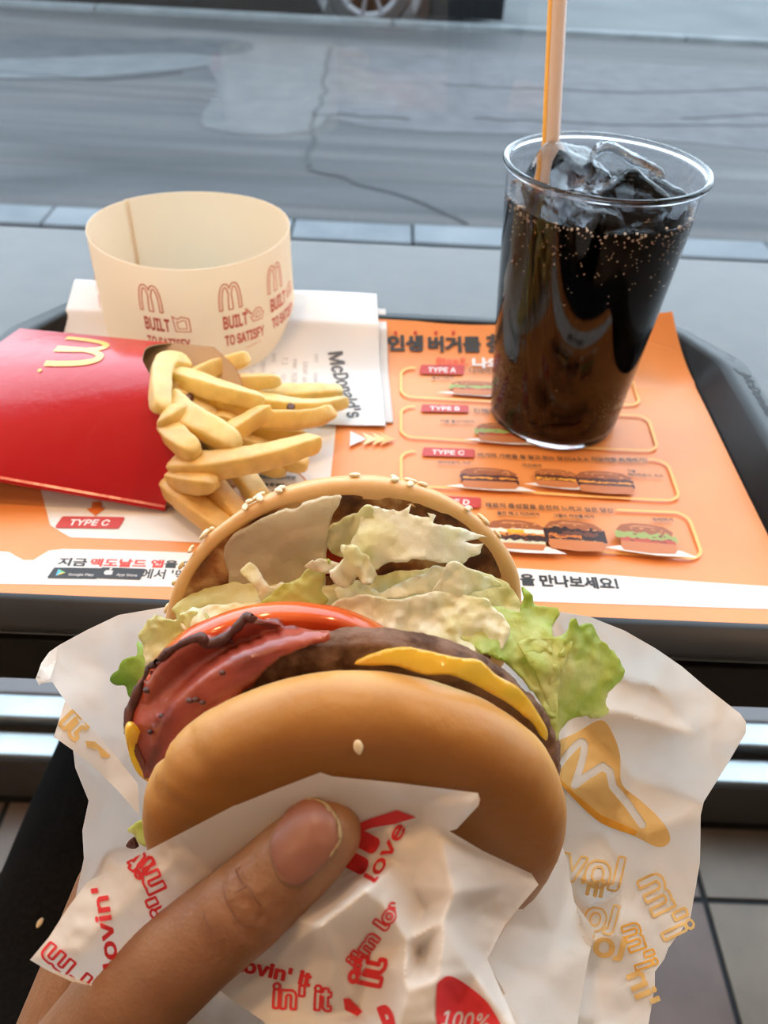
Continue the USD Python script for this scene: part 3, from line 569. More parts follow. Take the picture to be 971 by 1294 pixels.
collar = Thing('paper_collar', 'round ivory paper burger collar standing open behind the red carton', 'paper collar', (KC[0], KC[1], KZ))
collar.part('paper_band', bm, M_ivory, smooth=40)
M_cr, M_cr2 = plain('collar_red', srgb(206, 92, 74), .5), plain('collar_pale_red', srgb(224, 150, 122), .5)
def ring_angle(u, v):
    best = None
    for aa_ in np.linspace(-np.pi, 0, 400):
        p = ringfn(np.array([[aa_, .03]]))[0]; c = CAM.T @ (p - EYE); e = abs(CX + FPX * c[0] / c[2] - u)
        if best is None or e < best[0]: best = (e, aa_)
    return best[1]
icons = [lambda x: unary_union([Point(x + .005, .004).buffer(.0045).intersection(sbox(-1, .0040, 1, 1)), sbox(x + .0006, .0012, x + .0096, .0034)]),
         lambda x: Polygon([(x + .0012, .0), (x, .0095), (x + .003, .0078), (x + .005, .0092), (x + .009, .0080), (x + .0094, .0)]),
         lambda x: unary_union([Polygon([(x, .0035), (x + .0015, .0), (x + .0075, .0), (x + .009, .0042)]), LineString([(x + .001, .005), (x - .002, .0085)]).buffer(.0006), Point(x + .005, .0045).buffer(.003)])]
for k, uu in enumerate((126, 203, 300, 352)):
    a0 = ring_angle(uu, 400) - .19 * 0; rr = KR
    base = [.0225, .0225, .0225, .0235][k]
    def cyl(v, a0=a0, base=base): return ringfn(np.c_[a0 + v[:, 0] / rr, base + v[:, 1]], ov.max() + .0002)
    em = arches(.0125, .0150, .20)
    collar.part('emblem', decal(affinity.translate(em.buffer(.0005).difference(em.buffer(-.00030)), -.0095, .0175), cyl, .003), M_cr2, label='pale red outlined letter M emblem')
    collar.part('lettering', decal(lettering('BUILT', (-.0085, .0062), (.0058, .0062), 4, stretch=2.05), cyl, .003), M_cr)
    collar.part('lettering', decal(lettering('TO SATISFY', (-.0085, -.0040), (.0155, -.0040), 4, stretch=1.95), cyl, .003), M_cr)
    ic = affinity.scale(icons[k % 3](.0), 1.05, 1.05, origin=(0, 0)); ic = affinity.translate(ic, .0072, .0062)
    collar.part('icon', decal(ic.difference(ic.buffer(-.0007)).union(ic.buffer(-.0018).difference(ic.buffer(-.0024))), cyl, .003), M_cr2)
    collar.part('lettering', decal(lettering("i'm lovin' it", (.003, -.0088), (.0125, -.0075), 1), cyl, .003), M_cr2)

# ================================================================== RECEIPT AND NAPKIN
M_rec = paper('receipt_paper', (.86, .87, .88), .15, .55); M_nap = paper('napkin_paper', (.84, .84, .84), .25, .9)
def curl(a, b, x0, x1, y0, y1, base, rise, skew):
    """Sheet z over the mat, curling up over the tray's far rim."""
    def fn(v, off=0.):
        x = v[:, 0] + skew * (v[:, 1] - y0); y = v[:, 1]; s = np.clip((y - a) / (b - a), 0, 1.1)
        return np.c_[x, y, matz(x, np.minimum(y, .43)) * (y < .43) + matz(x, np.full_like(x, .43)) * (y >= .43) + base + rise * s ** 1.5 + .0004 * np.sin(x * 90) * (1 - s) + off]
    return fn
nap = curl(.395, .455, 0, 0, .33, 0, .0012, .006, -.065); rec = curl(.395, .450, 0, 0, .33, 0, .0022, .0085, -.075)
def sheet_from(fn, poly, h, t): v, f = flat(poly, h); m = TM(fn(v), f, process=False); m.fix_normals(); m = m if m.face_normals[:, 2].mean() > 0 else TM(m.vertices, m.faces[:, ::-1], process=False); return solidify(m, t)
solo('napkin', sheet_from(nap, sbox(-.165, .3520, .0110, .4505), .006, .0006), M_nap, 'white paper napkin peeking out under the right edge of the receipt', 'napkin', smooth=True)
rcp = Thing('receipt', 'white receipt with faint grey printing lying between the collar and the fries', 'receipt', (-.05, .39, .003))
rcp.part('receipt_sheet', sheet_from(rec, sbox(-.180, .3475, .0068, .4590), .006, .00015), M_rec, smooth=True)
M_gr, M_fg = plain('receipt_grey', (.10, .10, .11), .6), plain('receipt_faint', (.46, .47, .49), .6)
rf = lambda v: rec(v, .00025)
rcp.part('shop_name', decal(lettering("McDonald's", (-.0235, .4130), (-.0130, .3540), 3, stretch=1.05), rf, .006), M_gr, label='large grey name printed sideways')
rr_ = np.random.default_rng(3)
for k in range(8):
    x = -.032 - k * .0062; y = .412 - .006 * rr_.random(); seg = []
    while y > .372 - .01 * rr_.random():
        n_ = rr_.integers(3, 8); seg.append(lettering(''.join(rr_.choice(list('0125789,')) for _ in range(n_)), (x, y), (x, y - .0019 * n_), 0)); y -= .0019 * n_ + .003 + .006 * (rr_.random() < .3)
    rcp.part('faint_printing', decal(unary_union(seg), rf, .006), M_fg)

# ================================================================== RED FRIES CARTON
M_red = mat('red_carton', {'p': ('principled_bsdf', {'base_color': srgb(182, 14, 24), 'roughness': .27, 'coat_weight': .12, 'coat_roughness': .12}), 'g': ('geometry', {}), 'n': ('noise_texture', {'scale': 120, 'detail': 5}), 'b': ('bump', {'strength': .16, 'distance': .002})},
            [('g.position', 'n.vector'), ('n.fac', 'b.height'), ('b.normal', 'p.normal'), ('b.normal', 'p.coat_normal')])
M_kraft = plain('carton_inside', (.56, .41, .29), .55); M_gold = plain('gold_print', srgb(250, 190, 60), .35, coat_weight=.4)
NB, NM, FB, FM = np.array([-.206, .2790, .0205]), np.array([-.0955, .2740, .0050]), np.array([-.196, .386, .030]), np.array([-.1085, .3610, .040])
def front(st):                                                   # s: base to mouth, t: near to far
    s, t = st[:, :1], st[:, 1:]
    p = (NB * (1 - s) + NM * s) * (1 - t) + (FB * (1 - s) + FM * s) * t
    b = np.sin(np.pi * np.clip(t, 0, 1) ** .9) * (.011 + .013 * np.clip(s, 0, 1))
    n = nrm(np.cross(NM - NB, FB - NB)); return p + n * b
def back(st):
    s, t = st[:, :1], st[:, 1:]
    p = (NB * (1 - s) + NM * s) * (1 - t) + (FB * (1 - s) + FM * s) * t
    n = nrm(np.cross(NM - NB, FB - NB)); b = np.sin(np.pi * t) * (.006 + .010 * np.clip(s, 0, 1))
    q = p - n * b; q[:, 2] = np.maximum(q[:, 2], .0028); return q
TT = np.array([0, .12, .25, .37, .48, .58, .70, .80, .88, .95, 1.]); SS = np.array([1., 1.045, 1.065, 1.02, .955, .905, .87, .87, .89, .945, 1.03])
from scipy.interpolate import PchipInterpolator
mouth = PchipInterpolator(TT, SS); tip = PchipInterpolator([0, .15, .4, .7, .9, 1.], [1.0, 1.22, 1.42, 1.46, 1.42, 1.28])
sg = np.linspace(0, 1, 36); tg = np.linspace(0, 1, 40)
FG = np.stack([front(np.c_[sg * mouth(t), np.full(36, t)]) for t in tg]); BG = np.stack([back(np.c_[sg * tip(t), np.full(36, t)]) for t in tg])
cart = Thing('fries_carton', 'glossy red fries carton lying on its back with its mouth to the right', 'carton', (-.15, .32, .002))
fm = grid_mesh(FG); fm = fm if fm.face_normals[:, 2].mean() > 0 else TM(fm.vertices, fm.faces[:, ::-1], process=False)
nF = fm.vertex_normals
cart.part('front_panel', fm, M_red, smooth=True)
fin = TM(fm.vertices - nF * .0006, fm.faces[:, ::-1], process=False)
lip_pts = FG[:, -1]; lip_in = (fm.vertices - nF * .0006).reshape(40, 36, 3)[:, -1]
cart.part('inner_lining', cat([fin, grid_mesh(np.stack([lip_pts, lip_in]))]), M_kraft, smooth=False, label='brown inside of the front panel')
bmn = grid_mesh(BG); bmn = bmn if bmn.face_normals[:, 2].mean() > 0 else TM(bmn.vertices, bmn.faces[:, ::-1], process=False)
cart.part('back_panel', bmn, M_kraft, smooth=True, label='brown inside of the back panel')
cart.part('back_outside', TM(bmn.vertices - bmn.vertex_normals * .0006, bmn.faces[:, ::-1], process=False), M_red, smooth=True)
cart.part('base_fold', grid_mesh(np.stack([FG[:, 0], BG[:, 0]])), M_red)
cart.part('side_edge', tube(np.stack([NB * (1 - x) + NM * x for x in np.linspace(0, 1, 12)]) + [0, -.0002, -.0012], .0016, 8), M_red)
ar = affinity.rotate(arches(1., 1., .24), -90, origin=(0, 0)); x0, y0, x1, y1 = ar.bounds
ar = affinity.affine_transform(ar, [1 / (x1 - x0), 0, 0, 1 / (y1 - y0), -x0 / (x1 - x0), -y0 / (y1 - y0)])
lg0 = np.array([.335, .60]); lgw = np.array([.40, .275])
def front_uv(uv):
    """(s, t) of the front panel under a pixel."""
    from scipy.optimize import least_squares
    def e(x): p = front(np.array([x]))[0]; c = CAM.T @ (p - EYE); return [CX + FPX * c[0] / c[2] - uv[0], CY - FPX * c[1] / c[2] - uv[1]]
    return least_squares(e, [.5, .75]).x
q = [front_uv(p) for p in ((55, 463), (100, 427), (137, 440))]
lo_s, hi_s = q[0][0], q[2][0]; lo_t, hi_t = q[0][1], q[1][1]
def gold(v): st = np.c_[lo_s + v[:, 0] * (hi_s - lo_s), lo_t + v[:, 1] * (hi_t - lo_t)]; return front(st) + np.array([0, -.0001, .0004])
cart.part('emblem', decal(ar.union(Point(-.02, -.10).buffer(.035)), gold, .08), M_gold, label='golden rounded letter M emblem')

# ================================================================== FRIES
M_fry = [noisy(f'fried_potato_{k}', np.array(c) * .86, np.array(c) * 1.12, 95, .42, .18, 420, bdist=.0008, mid=c, subsurface_weight=.25, subsurface_scale=.004, subsurface_radius=(1., .6, .25)) for k, c in enumerate([(.76, .49, .165), (.73, .45, .14), (.79, .55, .22), (.70, .40, .11)])]
M_burnt = plain('burnt_tip', (.10, .03, .015), .5)
def fry_mesh(pts, w, h, seed, taper=.8):
    pts = np.array(pts, float); rg = np.random.default_rng(seed)
    d = np.r_[0, np.cumsum(np.linalg.norm(np.diff(pts, axis=0), axis=1))]; x = np.linspace(0, d[-1], max(10, int(d[-1] / .0035)))
    c = np.stack([np.interp(x, d, pts[:, k]) for k in range(3)], 1)
    for _ in range(6): c[1:-1] = .5 * c[1:-1] + .25 * (c[:-2] + c[2:])
    t = np.gradient(c, axis=0); t /= np.linalg.norm(t, axis=1, keepdims=True); tw = rg.uniform(-.5, .5); P = []
    base = np.array([[1, .55], [.95, .9], [.55, 1], [-.55, 1], [-.95, .9], [-1, .55], [-1, -.55], [-.95, -.9], [-.55, -1], [.55, -1], [.95, -.9], [1, -.55]])
    L_ = x[-1]
    for k in range(len(c)):
        e1 = nrm(np.cross(t[k], [0, 0, 1])); e2 = np.cross(e1, t[k]); ca, sa = math.cos(tw + k * .02), math.sin(tw + k * .02)
        end = min(1., .62 + min(x[k], L_ - x[k]) / .004 * .38); s = end * (1 - (1 - taper) * (k / len(c)) ** 2)
        q = base * [w / 2 * s, h / 2 * s] @ np.array([[ca, sa], [-sa, ca]]); P.append(c[k] + q[:, :1] * e1 + q[:, 1:] * e2)
    P = np.array(P); slant = rg.uniform(-.35, .35)
    P = np.concatenate([np.repeat(P[:1].mean(1, keepdims=True), 12, 1), P, np.repeat(P[-1:].mean(1, keepdims=True), 12, 1)])
    m = grid_mesh(P, True); m.merge_vertices(); m.update_faces(m.nondegenerate_faces()); m.fix_normals(); m = trimesh.Trimesh(*trimesh.remesh.subdivide(m.vertices, m.faces)); trimesh.smoothing.filter_taubin(m, .5, .53, 5); return wiggle(m, .0006, 260, seed)
W8 = .0088
fries = [  # pixel u, pixel v, height above the tray; width, thickness; what sets it apart
    ([(238, 462, .036), (207, 455, .043), (202, 480, .045), (203, 520, .042)], .0092, .0092, 2, 'sharply bent fry hooked over the mouth of the red carton', 0),
    ([(215, 500, .034), (250, 472, .034), (314, 452, .033)], .0094, .0090, 1, 'stubby fry lying highest, against the brown inside of the carton', 0),
    ([(240, 490, .026), (290, 484, .026), (355, 481, .024)], .0088, .0084, 2, 'fry whose tip ends just under the highest stubby fry', 0),
    ([(214, 474, .036), (255, 486, .040), (295, 500, .038), (334, 508, .033)], .0098, .0092, 2, 'long pale fry sloping down from the bent fry', 0),
    ([(285, 496, .015), (350, 498, .014), (433, 495, .012)], .0090, .0082, 2, 'long straight fry reaching furthest onto the receipt', 0),
    ([(290, 500, .020), (350, 512, .018), (400, 517, .016), (438, 507, .012)], .0088, .0082, 2, 'fry with a dark burnt spot and a pointed right tip', (368, 514)),
    ([(240, 505, .026), (290, 522, .026), (350, 532, .024), (396, 531, .021), (420, 520, .019)], .0104, .0098, 1, 'thick golden fry with a blunt right end below the burnt one', 0),
    ([(260, 530, .012), (320, 546, .010), (388, 553, .0085)], .0090, .0086, 3, 'darker golden fry lying beneath the thick blunt fry', 0),
    ([(218, 590, .024), (262, 590, .031), (330, 579, .033), (385, 564, .030), (403, 557, .029)], .0104, .0098, 1, 'longest front fry lying level in front of the carton mouth', 0),
    ([(290, 556, .014), (340, 574, .012), (389, 588, .010)], .0094, .0088, 1, 'fry passing under the longest front fry with its tip showing', 0),
    ([(270, 560, .010), (320, 582, .0085), (360, 598, .0080)], .0088, .0082, 1, 'lowest fry tip lying on the mat beneath the longest front fry', 0),
    ([(195, 495, .030), (222, 500, .033), (241, 504, .034)], .0084, .0080, 2, 'short fry with a burnt dark end inside the carton mouth', (239, 503)),
    ([(206, 540, .036), (216, 530, .041), (236, 515, .042)], .0088, .0086, 1, 'short chunky fry just below the bent fry', 0),
    ([(215, 505, .036), (240, 530, .040), (270, 544, .039), (302, 564, .035)], .0110, .0096, 2, 'broad pale fry with a tapering tip in the middle of the heap', 0),
    ([(212, 540, .034), (226, 555, .038), (236, 566, .038), (250, 573, .037)], .0098, .0092, 1, 'stubby fry with a knobbed end in front of the carton edge', 0),
    ([(236, 503, .030), (255, 520, .030), (272, 533, .029)], .0088, .0084, 2, 'pale fry half hidden behind the broad tapering fry', 0),
    ([(284, 552, .034), (310, 536, .035), (341, 516, .036)], .0080, .0076, 3, 'thin fry with a sharp tip pointing up to the right', 0),
    ([(262, 535, .026), (282, 530, .028), (298, 535, .028)], .0092, .0088, 1, 'small fry nub behind the thin pointed fry', 0),
    ([(255, 535, .022), (290, 572, .020), (320, 618, .014), (344, 655, .009)], .0096, .0090, 2, 'fry reaching down to the bun, rightmost of the front three', 0),
    ([(238, 590, .018), (266, 612, .017), (296, 645, .012), (318, 672, .008)], .0098, .0092, 3, 'fry reaching down to the bun, middle of the front three', 0),
    ([(212, 608, .014), (232, 628, .015), (262, 652, .012), (296, 678, .0085)], .0104, .0096, 3, 'fry lying nearest, leftmost of the front three', 0),
    ([(219, 602, .019), (242, 608, .026), (274, 612, .028)], .0098, .0092, 3, 'short golden fry with a square end under the longest front fry', 0),
    ([(250, 520, .018), (300, 556, .016), (345, 572, .014)], .0092, .0086, 0, 'fry buried in the middle of the heap behind the pointed fry', 0),
    ([(218, 560, .022), (240, 585, .020), (262, 600, .018)], .0090, .0086, 0, 'fry buried at the mouth under the longest front fry', 0)]
for k, (pts, w, h, mk, lab, burnt) in enumerate(fries):
    P = [at(*p) for p in pts]; t = Thing('french_fry', lab, 'french fry', P[0], 'fries spilling from the red carton')
    t.part('potato_stick', fry_mesh(P, w * 1.12, h * 1.08, 40 + k), M_fry[mk], smooth=45)
    if burnt:
        zb = np.mean([p[2] for p in pts]); b = trimesh.creation.icosphere(2, 1.); b.vertices *= [.0022, .0034, .0016]; b.apply_translation(at(*burnt, zb + .0036)); t.part('burnt_spot', wiggle(b, .0006, 500, 3), M_burnt, label='dark burnt spot')

# ================================================================== HAMBURGER (built about its own axis, from the bottom bun to the crown)
H0 = np.array([-.0071, -.0768, .2026]); AX = nrm([-.0141, .5698, .8217])          # inner plane of the bottom bun; axis towards the crown (right, up, depth)
AXW, H0W = nrm(CAM @ AX), world(H0)
def dA(u, v, off):                                               # distance at which a pixel's ray meets the plane `off` millimetres along the axis
    r = np.array([(u - CX) / FPX, -(v - CY) / FPX, 1.]); return (AX @ H0 + off / 1000) / (AX @ r)
def O(*pts): return [(u, v, dA(u, v, o)) for u, v, o in pts]
bg = Thing('hamburger', 'open cheeseburger with bacon, tomato and lettuce held upright in white wrapping paper', 'hamburger', H0W)
# bottom bun: crust colour follows the bake, pale at the cut edge, brown towards the base
def bun_mat(name, org, axis, stops, span, patch):
    return mat(name, {'g': ('geometry', {}), 'mp': ('vector_math', {'math_type': 'subtract', 'vector2': tuple(org)}), 'dt': ('vector_math', {'math_type': 'dot_product', 'vector2': tuple(axis)}),
        'n': ('noise_texture', {'scale': 42, 'detail': 4}), 'm': ('math', {'math_type': 'multiply_add', 'value2': patch, 'value3': -patch / 2}), 's': ('math', {'math_type': 'multiply_add', 'value2': 1 / span, 'value3': 0.}), 'a': ('math', {'math_type': 'add'}),
        'r': ('rgb_ramp', {'ramp': stops}), 'n2': ('noise_texture', {'scale': 260, 'detail': 5}), 'b': ('bump', {'strength': .22, 'distance': .0012}), 'p': ('principled_bsdf', {'roughness': .42, 'subsurface_weight': .15, 'subsurface_scale': .004, 'subsurface_radius': (1., .5, .2)})},
        [('g.position', 'mp.vector1'), ('mp.vector', 'dt.vector1'), ('dt.value', 's.value1'), ('g.position', 'n.vector'), ('n.fac', 'm.value1'), ('s.value', 'a.value1'), ('m.value', 'a.value2'), ('a.value', 'r.fac'), ('r.color', 'p.base_color'), ('g.position', 'n2.vector'), ('n2.fac', 'b.height'), ('b.normal', 'p.normal')])
M_heel = bun_mat('bottom_bun_crust', H0W, -AXW, [(0., (.74, .45, .18)), (.18, (.63, .325, .085)), (.45, (.44, .195, .033)), (.75, (.30, .120, .017)), (1., (.25, .096, .013))], .017, .42)
hp = [(0, .001), (.044, .0012), (.0502, .0006), (.0516, -.0012), (.0522, -.004), (.0519, -.0075), (.0504, -.0110), (.0480, -.0138), (.0435, -.0156), (.034, -.0166), (.02, -.0172), (0, -.0175)]
hm = lathe([(r, z) for r, z in hp], 140, H0W, AXW); hm = TM(*trimesh.remesh.subdivide(hm.vertices, hm.faces)); trimesh.smoothing.filter_taubin(hm, iterations=6)
lv = (hm.vertices - H0W) @ CAM
wiggle(hm, .0012, 26, 5); wiggle(hm, .00035, 120, 6)
left = sstep(-lv[:, 0], .018, .050); d = (fbm(hm.vertices * 85, 3, 12) - .5); hm.vertices += hm.vertex_normals * (np.minimum(d, .06) * left * .005)[:, None]
heel = bg.part('bottom_bun', hm, M_heel, smooth=True, label='smooth golden brown bottom bun')
def seed_mesh(c, n, ang, s=1.):
    m = trimesh.creation.icosphere(2, 1.); v = m.vertices; v[:, 0] *= 1 - .35 * np.clip(v[:, 1], 0, 1) ** 1.5; m.vertices = v * [.00095 * s, .0016 * s, .0006 * s]
    n = nrm(n); e = nrm(np.cross(n, [.3, .2, .9])); f = np.cross(n, e); a, b = e * math.cos(ang) + f * math.sin(ang), -e * math.sin(ang) + f * math.cos(ang)
    m.vertices = np.array(c) + m.vertices @ np.stack([a, b, n]); m.fix_normals(); return m
M_seed = plain('sesame', (.80, .66, .42), .4)
rs_m = np.random.default_rng(17)
sp = np.array(atd(453, 946, dA(453, 946, -16.0)))
from trimesh.proximity import closest_point
cp, _, ti = closest_point(hm, [sp]); bg.part('sesame_seed', seed_mesh(cp[0] + hm.face_normals[ti[0]] * .0004, hm.face_normals[ti[0]], .5, 1.1), M_seed, heel, smooth=True)
marks = []
for k in range(16):
    u, v = 475 + 130 * rs_m.random(), 985 + 12 * rs_m.random(); v += max(0, u - 520) * .35
    p_, _, f_ = closest_point(hm, [atd(u, v, dA(u, v, -16.0))]); b = trimesh.creation.icosphere(1, 1.); q_ = hm.face_normals[f_[0]]; t_ = nrm(np.cross(q_, CAM[:, 1])); b.vertices = p_[0] + b.vertices @ (np.stack([t_, np.cross(q_, t_), q_]) * [[rs_m.uniform(.0005, .0016)], [rs_m.uniform(.0003, .0006)], [.00012]]); marks.append(b)
bg.part('baked_marks', cat(marks), plain('baked_mark', (.14, .045, .01), .6), heel, smooth=True, label='small dark baked marks near the base', kind='stuff')
# beef patty
M_patty = noisy('beef_patty', (.085, .042, .026), (.22, .125, .085), 150, .5, .7, 240, bdist=.0018, mid=(.17, .094, .060), specular_ior_level=.08)
pm = lathe([(0, .0030), (.040, .0030), (.0497, .0034), (.0524, .0048), (.0532, .0072), (.0527, .0098), (.0503, .0118), (.045, .0124), (0, .0128)], 150, H0W + CAM @ np.array([.0006, .0012, 0]), AXW)
pm = TM(*trimesh.remesh.subdivide(pm.vertices, pm.faces)); pm = TM(*trimesh.remesh.subdivide(pm.vertices, pm.faces)); wiggle(pm, .0016, 75, 31); wiggle(pm, .0011, 230, 32)
bg.part('beef_patty', pm, M_patty, smooth=True, label='rough grey-brown beef patty')
# cheese melting over the edge
M_cheese = mat('cheese', {'p': ('principled_bsdf', {'base_color': (.86, .43, .035), 'roughness': .22, 'subsurface_weight': .2, 'subsurface_scale': .004, 'subsurface_radius': (1, .6, .1), 'coat_weight': .3})})
ch = Sheet(O((470, 815, 3.2), (470, 838, 1.6), (530, 818, 2.0), (548, 851, -2.2), (580, 818, 2.0), (570, 860, -2.6), (620, 840, 2.0), (612, 872, -.6), (650, 862, 2.2), (640, 892, .5), (680, 905, 2.2), (668, 912, .2), (690, 925, 2.), (500, 826, 1.5), (590, 842, -.6), (640, 874, -.3), (460, 800, 4), (640, 830, 4), (700, 900, 4), (400, 818, 3), (400, 840, 2)), 'tps', .0006, 26, 7, smooth=.0000002)
chp = smoothed([(448, 839), (468, 829), (488, 822), (514, 818), (540, 822), (569, 829), (589, 832), (608, 835), (628, 853), (652, 866), (667, 881), (679, 899), (692, 922), (690, 936), (676, 914), (664, 905), (641, 888), (618, 875), (598, 864), (569, 853), (541, 853), (525, 849), (498, 841), (470, 841)], 5)
bg.part('cheese_slice', ch.mesh(chp, 4.5, .0016), M_cheese, smooth=True, label='melted yellow cheese slice')
ch2 = Sheet(O((150, 930, 6), (190, 1000, 4), (170, 970, 6), (215, 960, 8), (160, 900, 9)), 'tps')
bg.part('cheese_slice', ch2.mesh(smoothed([(160, 926), (172, 918), (200, 960), (205, 990), (182, 985), (166, 962)], 5), 5, .0018), M_cheese, smooth=True, label='yellow cheese corner under the bacon')
# tomato
M_tom = mat('tomato_flesh', {'g': ('geometry', {}), 'n': ('noise_texture', {'scale': 70, 'detail': 3}), 'r': ('rgb_ramp', {'ramp': [(.3, (.62, .085, .02)), (.7, (.74, .15, .035))]}), 'p': ('principled_bsdf', {'roughness': .14, 'subsurface_weight': .3, 'subsurface_scale': .004, 'subsurface_radius': (1, .3, .1), 'coat_weight': .4})},
            [('g.position', 'n.vector'), ('n.fac', 'r.fac'), ('r.color', 'p.base_color')])
up_in = nrm([0, .8217, -.5698])
TC = world(H0 + AX * .0215 + up_in * .0165 + np.array([-.0185, 0, 0])); ta = nrm(CAM @ nrm(AX + np.array([-.10, .12, 0])))
tmt = lathe([(0, -.0035), (.0352, -.0035), (.0368, -.0027), (.0372, 0), (.0366, .0028), (.035, .0036), (0, .0036)], 90, TC, ta); wiggle(tmt, .0012, 40, 3)
bg.part('tomato_slice', tmt, M_tom, smooth=50, label='glossy red tomato slice')
# bacon
M_bac = mat('bacon', {'g': ('geometry', {}), 'vt': ('vector_transform', {}), 'mp': ('mapping', {'rotation': (0, .0, .75), 'scale': (1., 3.2, 1.)}), 'n': ('noise_texture', {'scale': 36, 'detail': 5, 'distortion': .7}),
       'r': ('rgb_ramp', {'ramp': [(.28, (.060, .010, .006)), (.38, (.19, .028, .016)), (.50, (.31, .050, .030)), (.60, (.38, .075, .042)), (.72, (.46, .125, .065))]}), 'n2': ('noise_texture', {'scale': 210, 'detail': 4}), 'b': ('bump', {'strength': .4, 'distance': .0014}),
       'p': ('principled_bsdf', {'roughness': .30, 'coat_weight': .25, 'subsurface_weight': .12, 'subsurface_scale': .003})},
       [('g.position', 'mp.vector'), ('mp.vector', 'n.vector'), ('n.fac', 'r.fac'), ('r.color', 'p.base_color'), ('g.position', 'n2.vector'), ('n2.fac', 'b.height'), ('b.normal', 'p.normal')])
bc = Sheet(O((165, 890, 15), (158, 920, 11), (180, 975, 4.5), (205, 945, 2.5), (240, 915, 2.0), (285, 878, 2.5), (325, 855, 5), (365, 825, 11), (415, 800, 13.5), (395, 797, 14.5), (345, 790, 15.5), (312, 776, 16.5), (285, 800, 15), (250, 803, 16), (215, 830, 17), (185, 862, 17), (250, 860, 9.5), (300, 830, 11), (210, 900, 8.5), (340, 812, 13), (350, 822, 10.5), (270, 845, 10.5)), 'tps', .0007, 30, 4, smooth=.0000002)
coarse_patty = lathe([(0, .0024), (.0505, .0026), (.0545, .0050), (.0550, .0072), (.0540, .0104), (.0515, .0130), (0, .0134)], 60, H0W + CAM @ np.array([.0006, .0012, 0]), AXW); coarse_tom = lathe([(0, -.0035), (.0362, -.0035), (.0374, 0), (.036, .0036), (0, .0036)], 60, TC, ta)
bc.guard = Guard([coarse_patty, coarse_tom], 130, 480, 740, 1010, 6., .0022)
bco = [(158, 925), (160, 900), (172, 868), (190, 838), (214, 818), (240, 804), (252, 801), (258, 811), (275, 808), (292, 795), (308, 775), (316, 779), (326, 782), (345, 788), (372, 792), (398, 797), (416, 797), (410, 808), (385, 818), (352, 832), (330, 852), (318, 868), (286, 888), (250, 915), (215, 950), (196, 980), (183, 984), (176, 965), (166, 945)]
bac = bg.part('bacon_rasher', bc.mesh(bco, 4.5, .0018, 2.2, 9), M_bac, smooth=True, label='reddish fried bacon rasher with dark rind')
M_rind = noisy('bacon_rind', (.035, .010, .008), (.11, .030, .022), 130, .4, .5, 300)
rl = np.array(bco[:12] + [(316, 777)], float); rl = np.vstack([np.linspace(a_, b_, 7)[:-1] for a_, b_ in zip(rl[:-1], rl[1:])] + [rl[-1:]])
for _ in range(2): rl[1:-1] = .5 * rl[1:-1] + .25 * (rl[:-2] + rl[2:])
rt = tube(bc.at(rl + [3, 3], .0004),   .0006 + .0010 * fbm(np.c_[rl / 14, np.zeros(len(rl))], 2, 5), 9); bg.part('rind', wiggle(rt, .0006, 250, 9), M_rind, bac, smooth=True, label='dark browned rind')
edge_band = Polygon(bco).buffer(0).intersection(LineString([(176, 965)] + bco[:14]).buffer(8)).buffer(-1)
eb = bc.print(edge_band, 4., .0004); bg.part('browned_edge', eb, noisy('bacon_browned', (.055, .014, .010), (.17, .038, .025), 90, .4, .4, 260), bac, smooth=True, label='brown band beside the rind')
for k, (u, v, s_) in enumerate([(186, 872, 1.), (240, 885, .9), (248, 884, .8), (256, 888, .7), (205, 905, .8), (281, 850, .7), (165, 938, .8), (292, 811, .6), (190, 925, .7)]):
    b = trimesh.creation.icosphere(1, 1.); b.vertices *= [.0011 * s_, .0009 * s_, .0006]; b.apply_translation(bc.at(np.array([[u, v]]), .0003)[0]); bg.part('burnt_fleck', b, M_rind, bac, smooth=True)
# crown bun
C0, CN = np.array([-.0105, -.0356, .2333]), nrm([-.1194, .5627, .8180])
C0W, CNW = world(C0), nrm(CAM @ CN)
M_crown = bun_mat('crown_crust', C0W, CNW, [(0., (.74, .47, .24)), (.2, (.70, .40, .16)), (.5, (.58, .27, .075)), (1., (.46, .185, .045))], .018, .35)
cm = lathe([(.0470, .0008), (.0492, .0000), (.0508, .0000), (.0519, .0008), (.0523, .0020), (.0518, .0040), (.0500, .0075), (.0465, .0120), (.0405, .0165), (.0320, .0200), (.020, .0225), (0, .0235)], 140, C0W, CNW); wiggle(cm, .0013, 30, 15); wiggle(cm, .0004, 120, 16)
crown = bg.part('top_bun', cm, M_crown, smooth=True, label='sesame seed top bun with toasted inside')
M_toast = noisy('toasted_crumb', (.085, .026, .009), (.74, .48, .21), 70, .65, .7, 240, 6, .36, .62, mid=(.32, .12, .032), bdist=.0018)
fmh = lathe([(0, .0005), (.020, .0008), (.036, .0004), (.0470, .0002), (.0489, .0001)], 110, C0W, CNW); fmh = TM(*trimesh.remesh.subdivide(fmh.vertices, fmh.faces)); fmh = TM(*trimesh.remesh.subdivide(fmh.vertices, fmh.faces))
fl = (fmh.vertices - C0W); rad = np.linalg.norm(fl - (fl @ CNW)[:, None] * CNW, axis=1); fmh.vertices -= CNW * ((fbm(fmh.vertices * 190, 3, 8) - .55) * .0022 * sstep(.0489 - rad, 0, .003))[:, None]
bg.part('toasted_face', fmh, M_toast, crown, smooth=True, label='brown toasted cut face')
rs2 = np.random.default_rng(5)
e1 = nrm(np.cross(CNW, CAM[:, 1])); e2 = np.cross(e1, CNW); e2 = e2 if e2 @ CAM[:, 1] > 0 else -e2
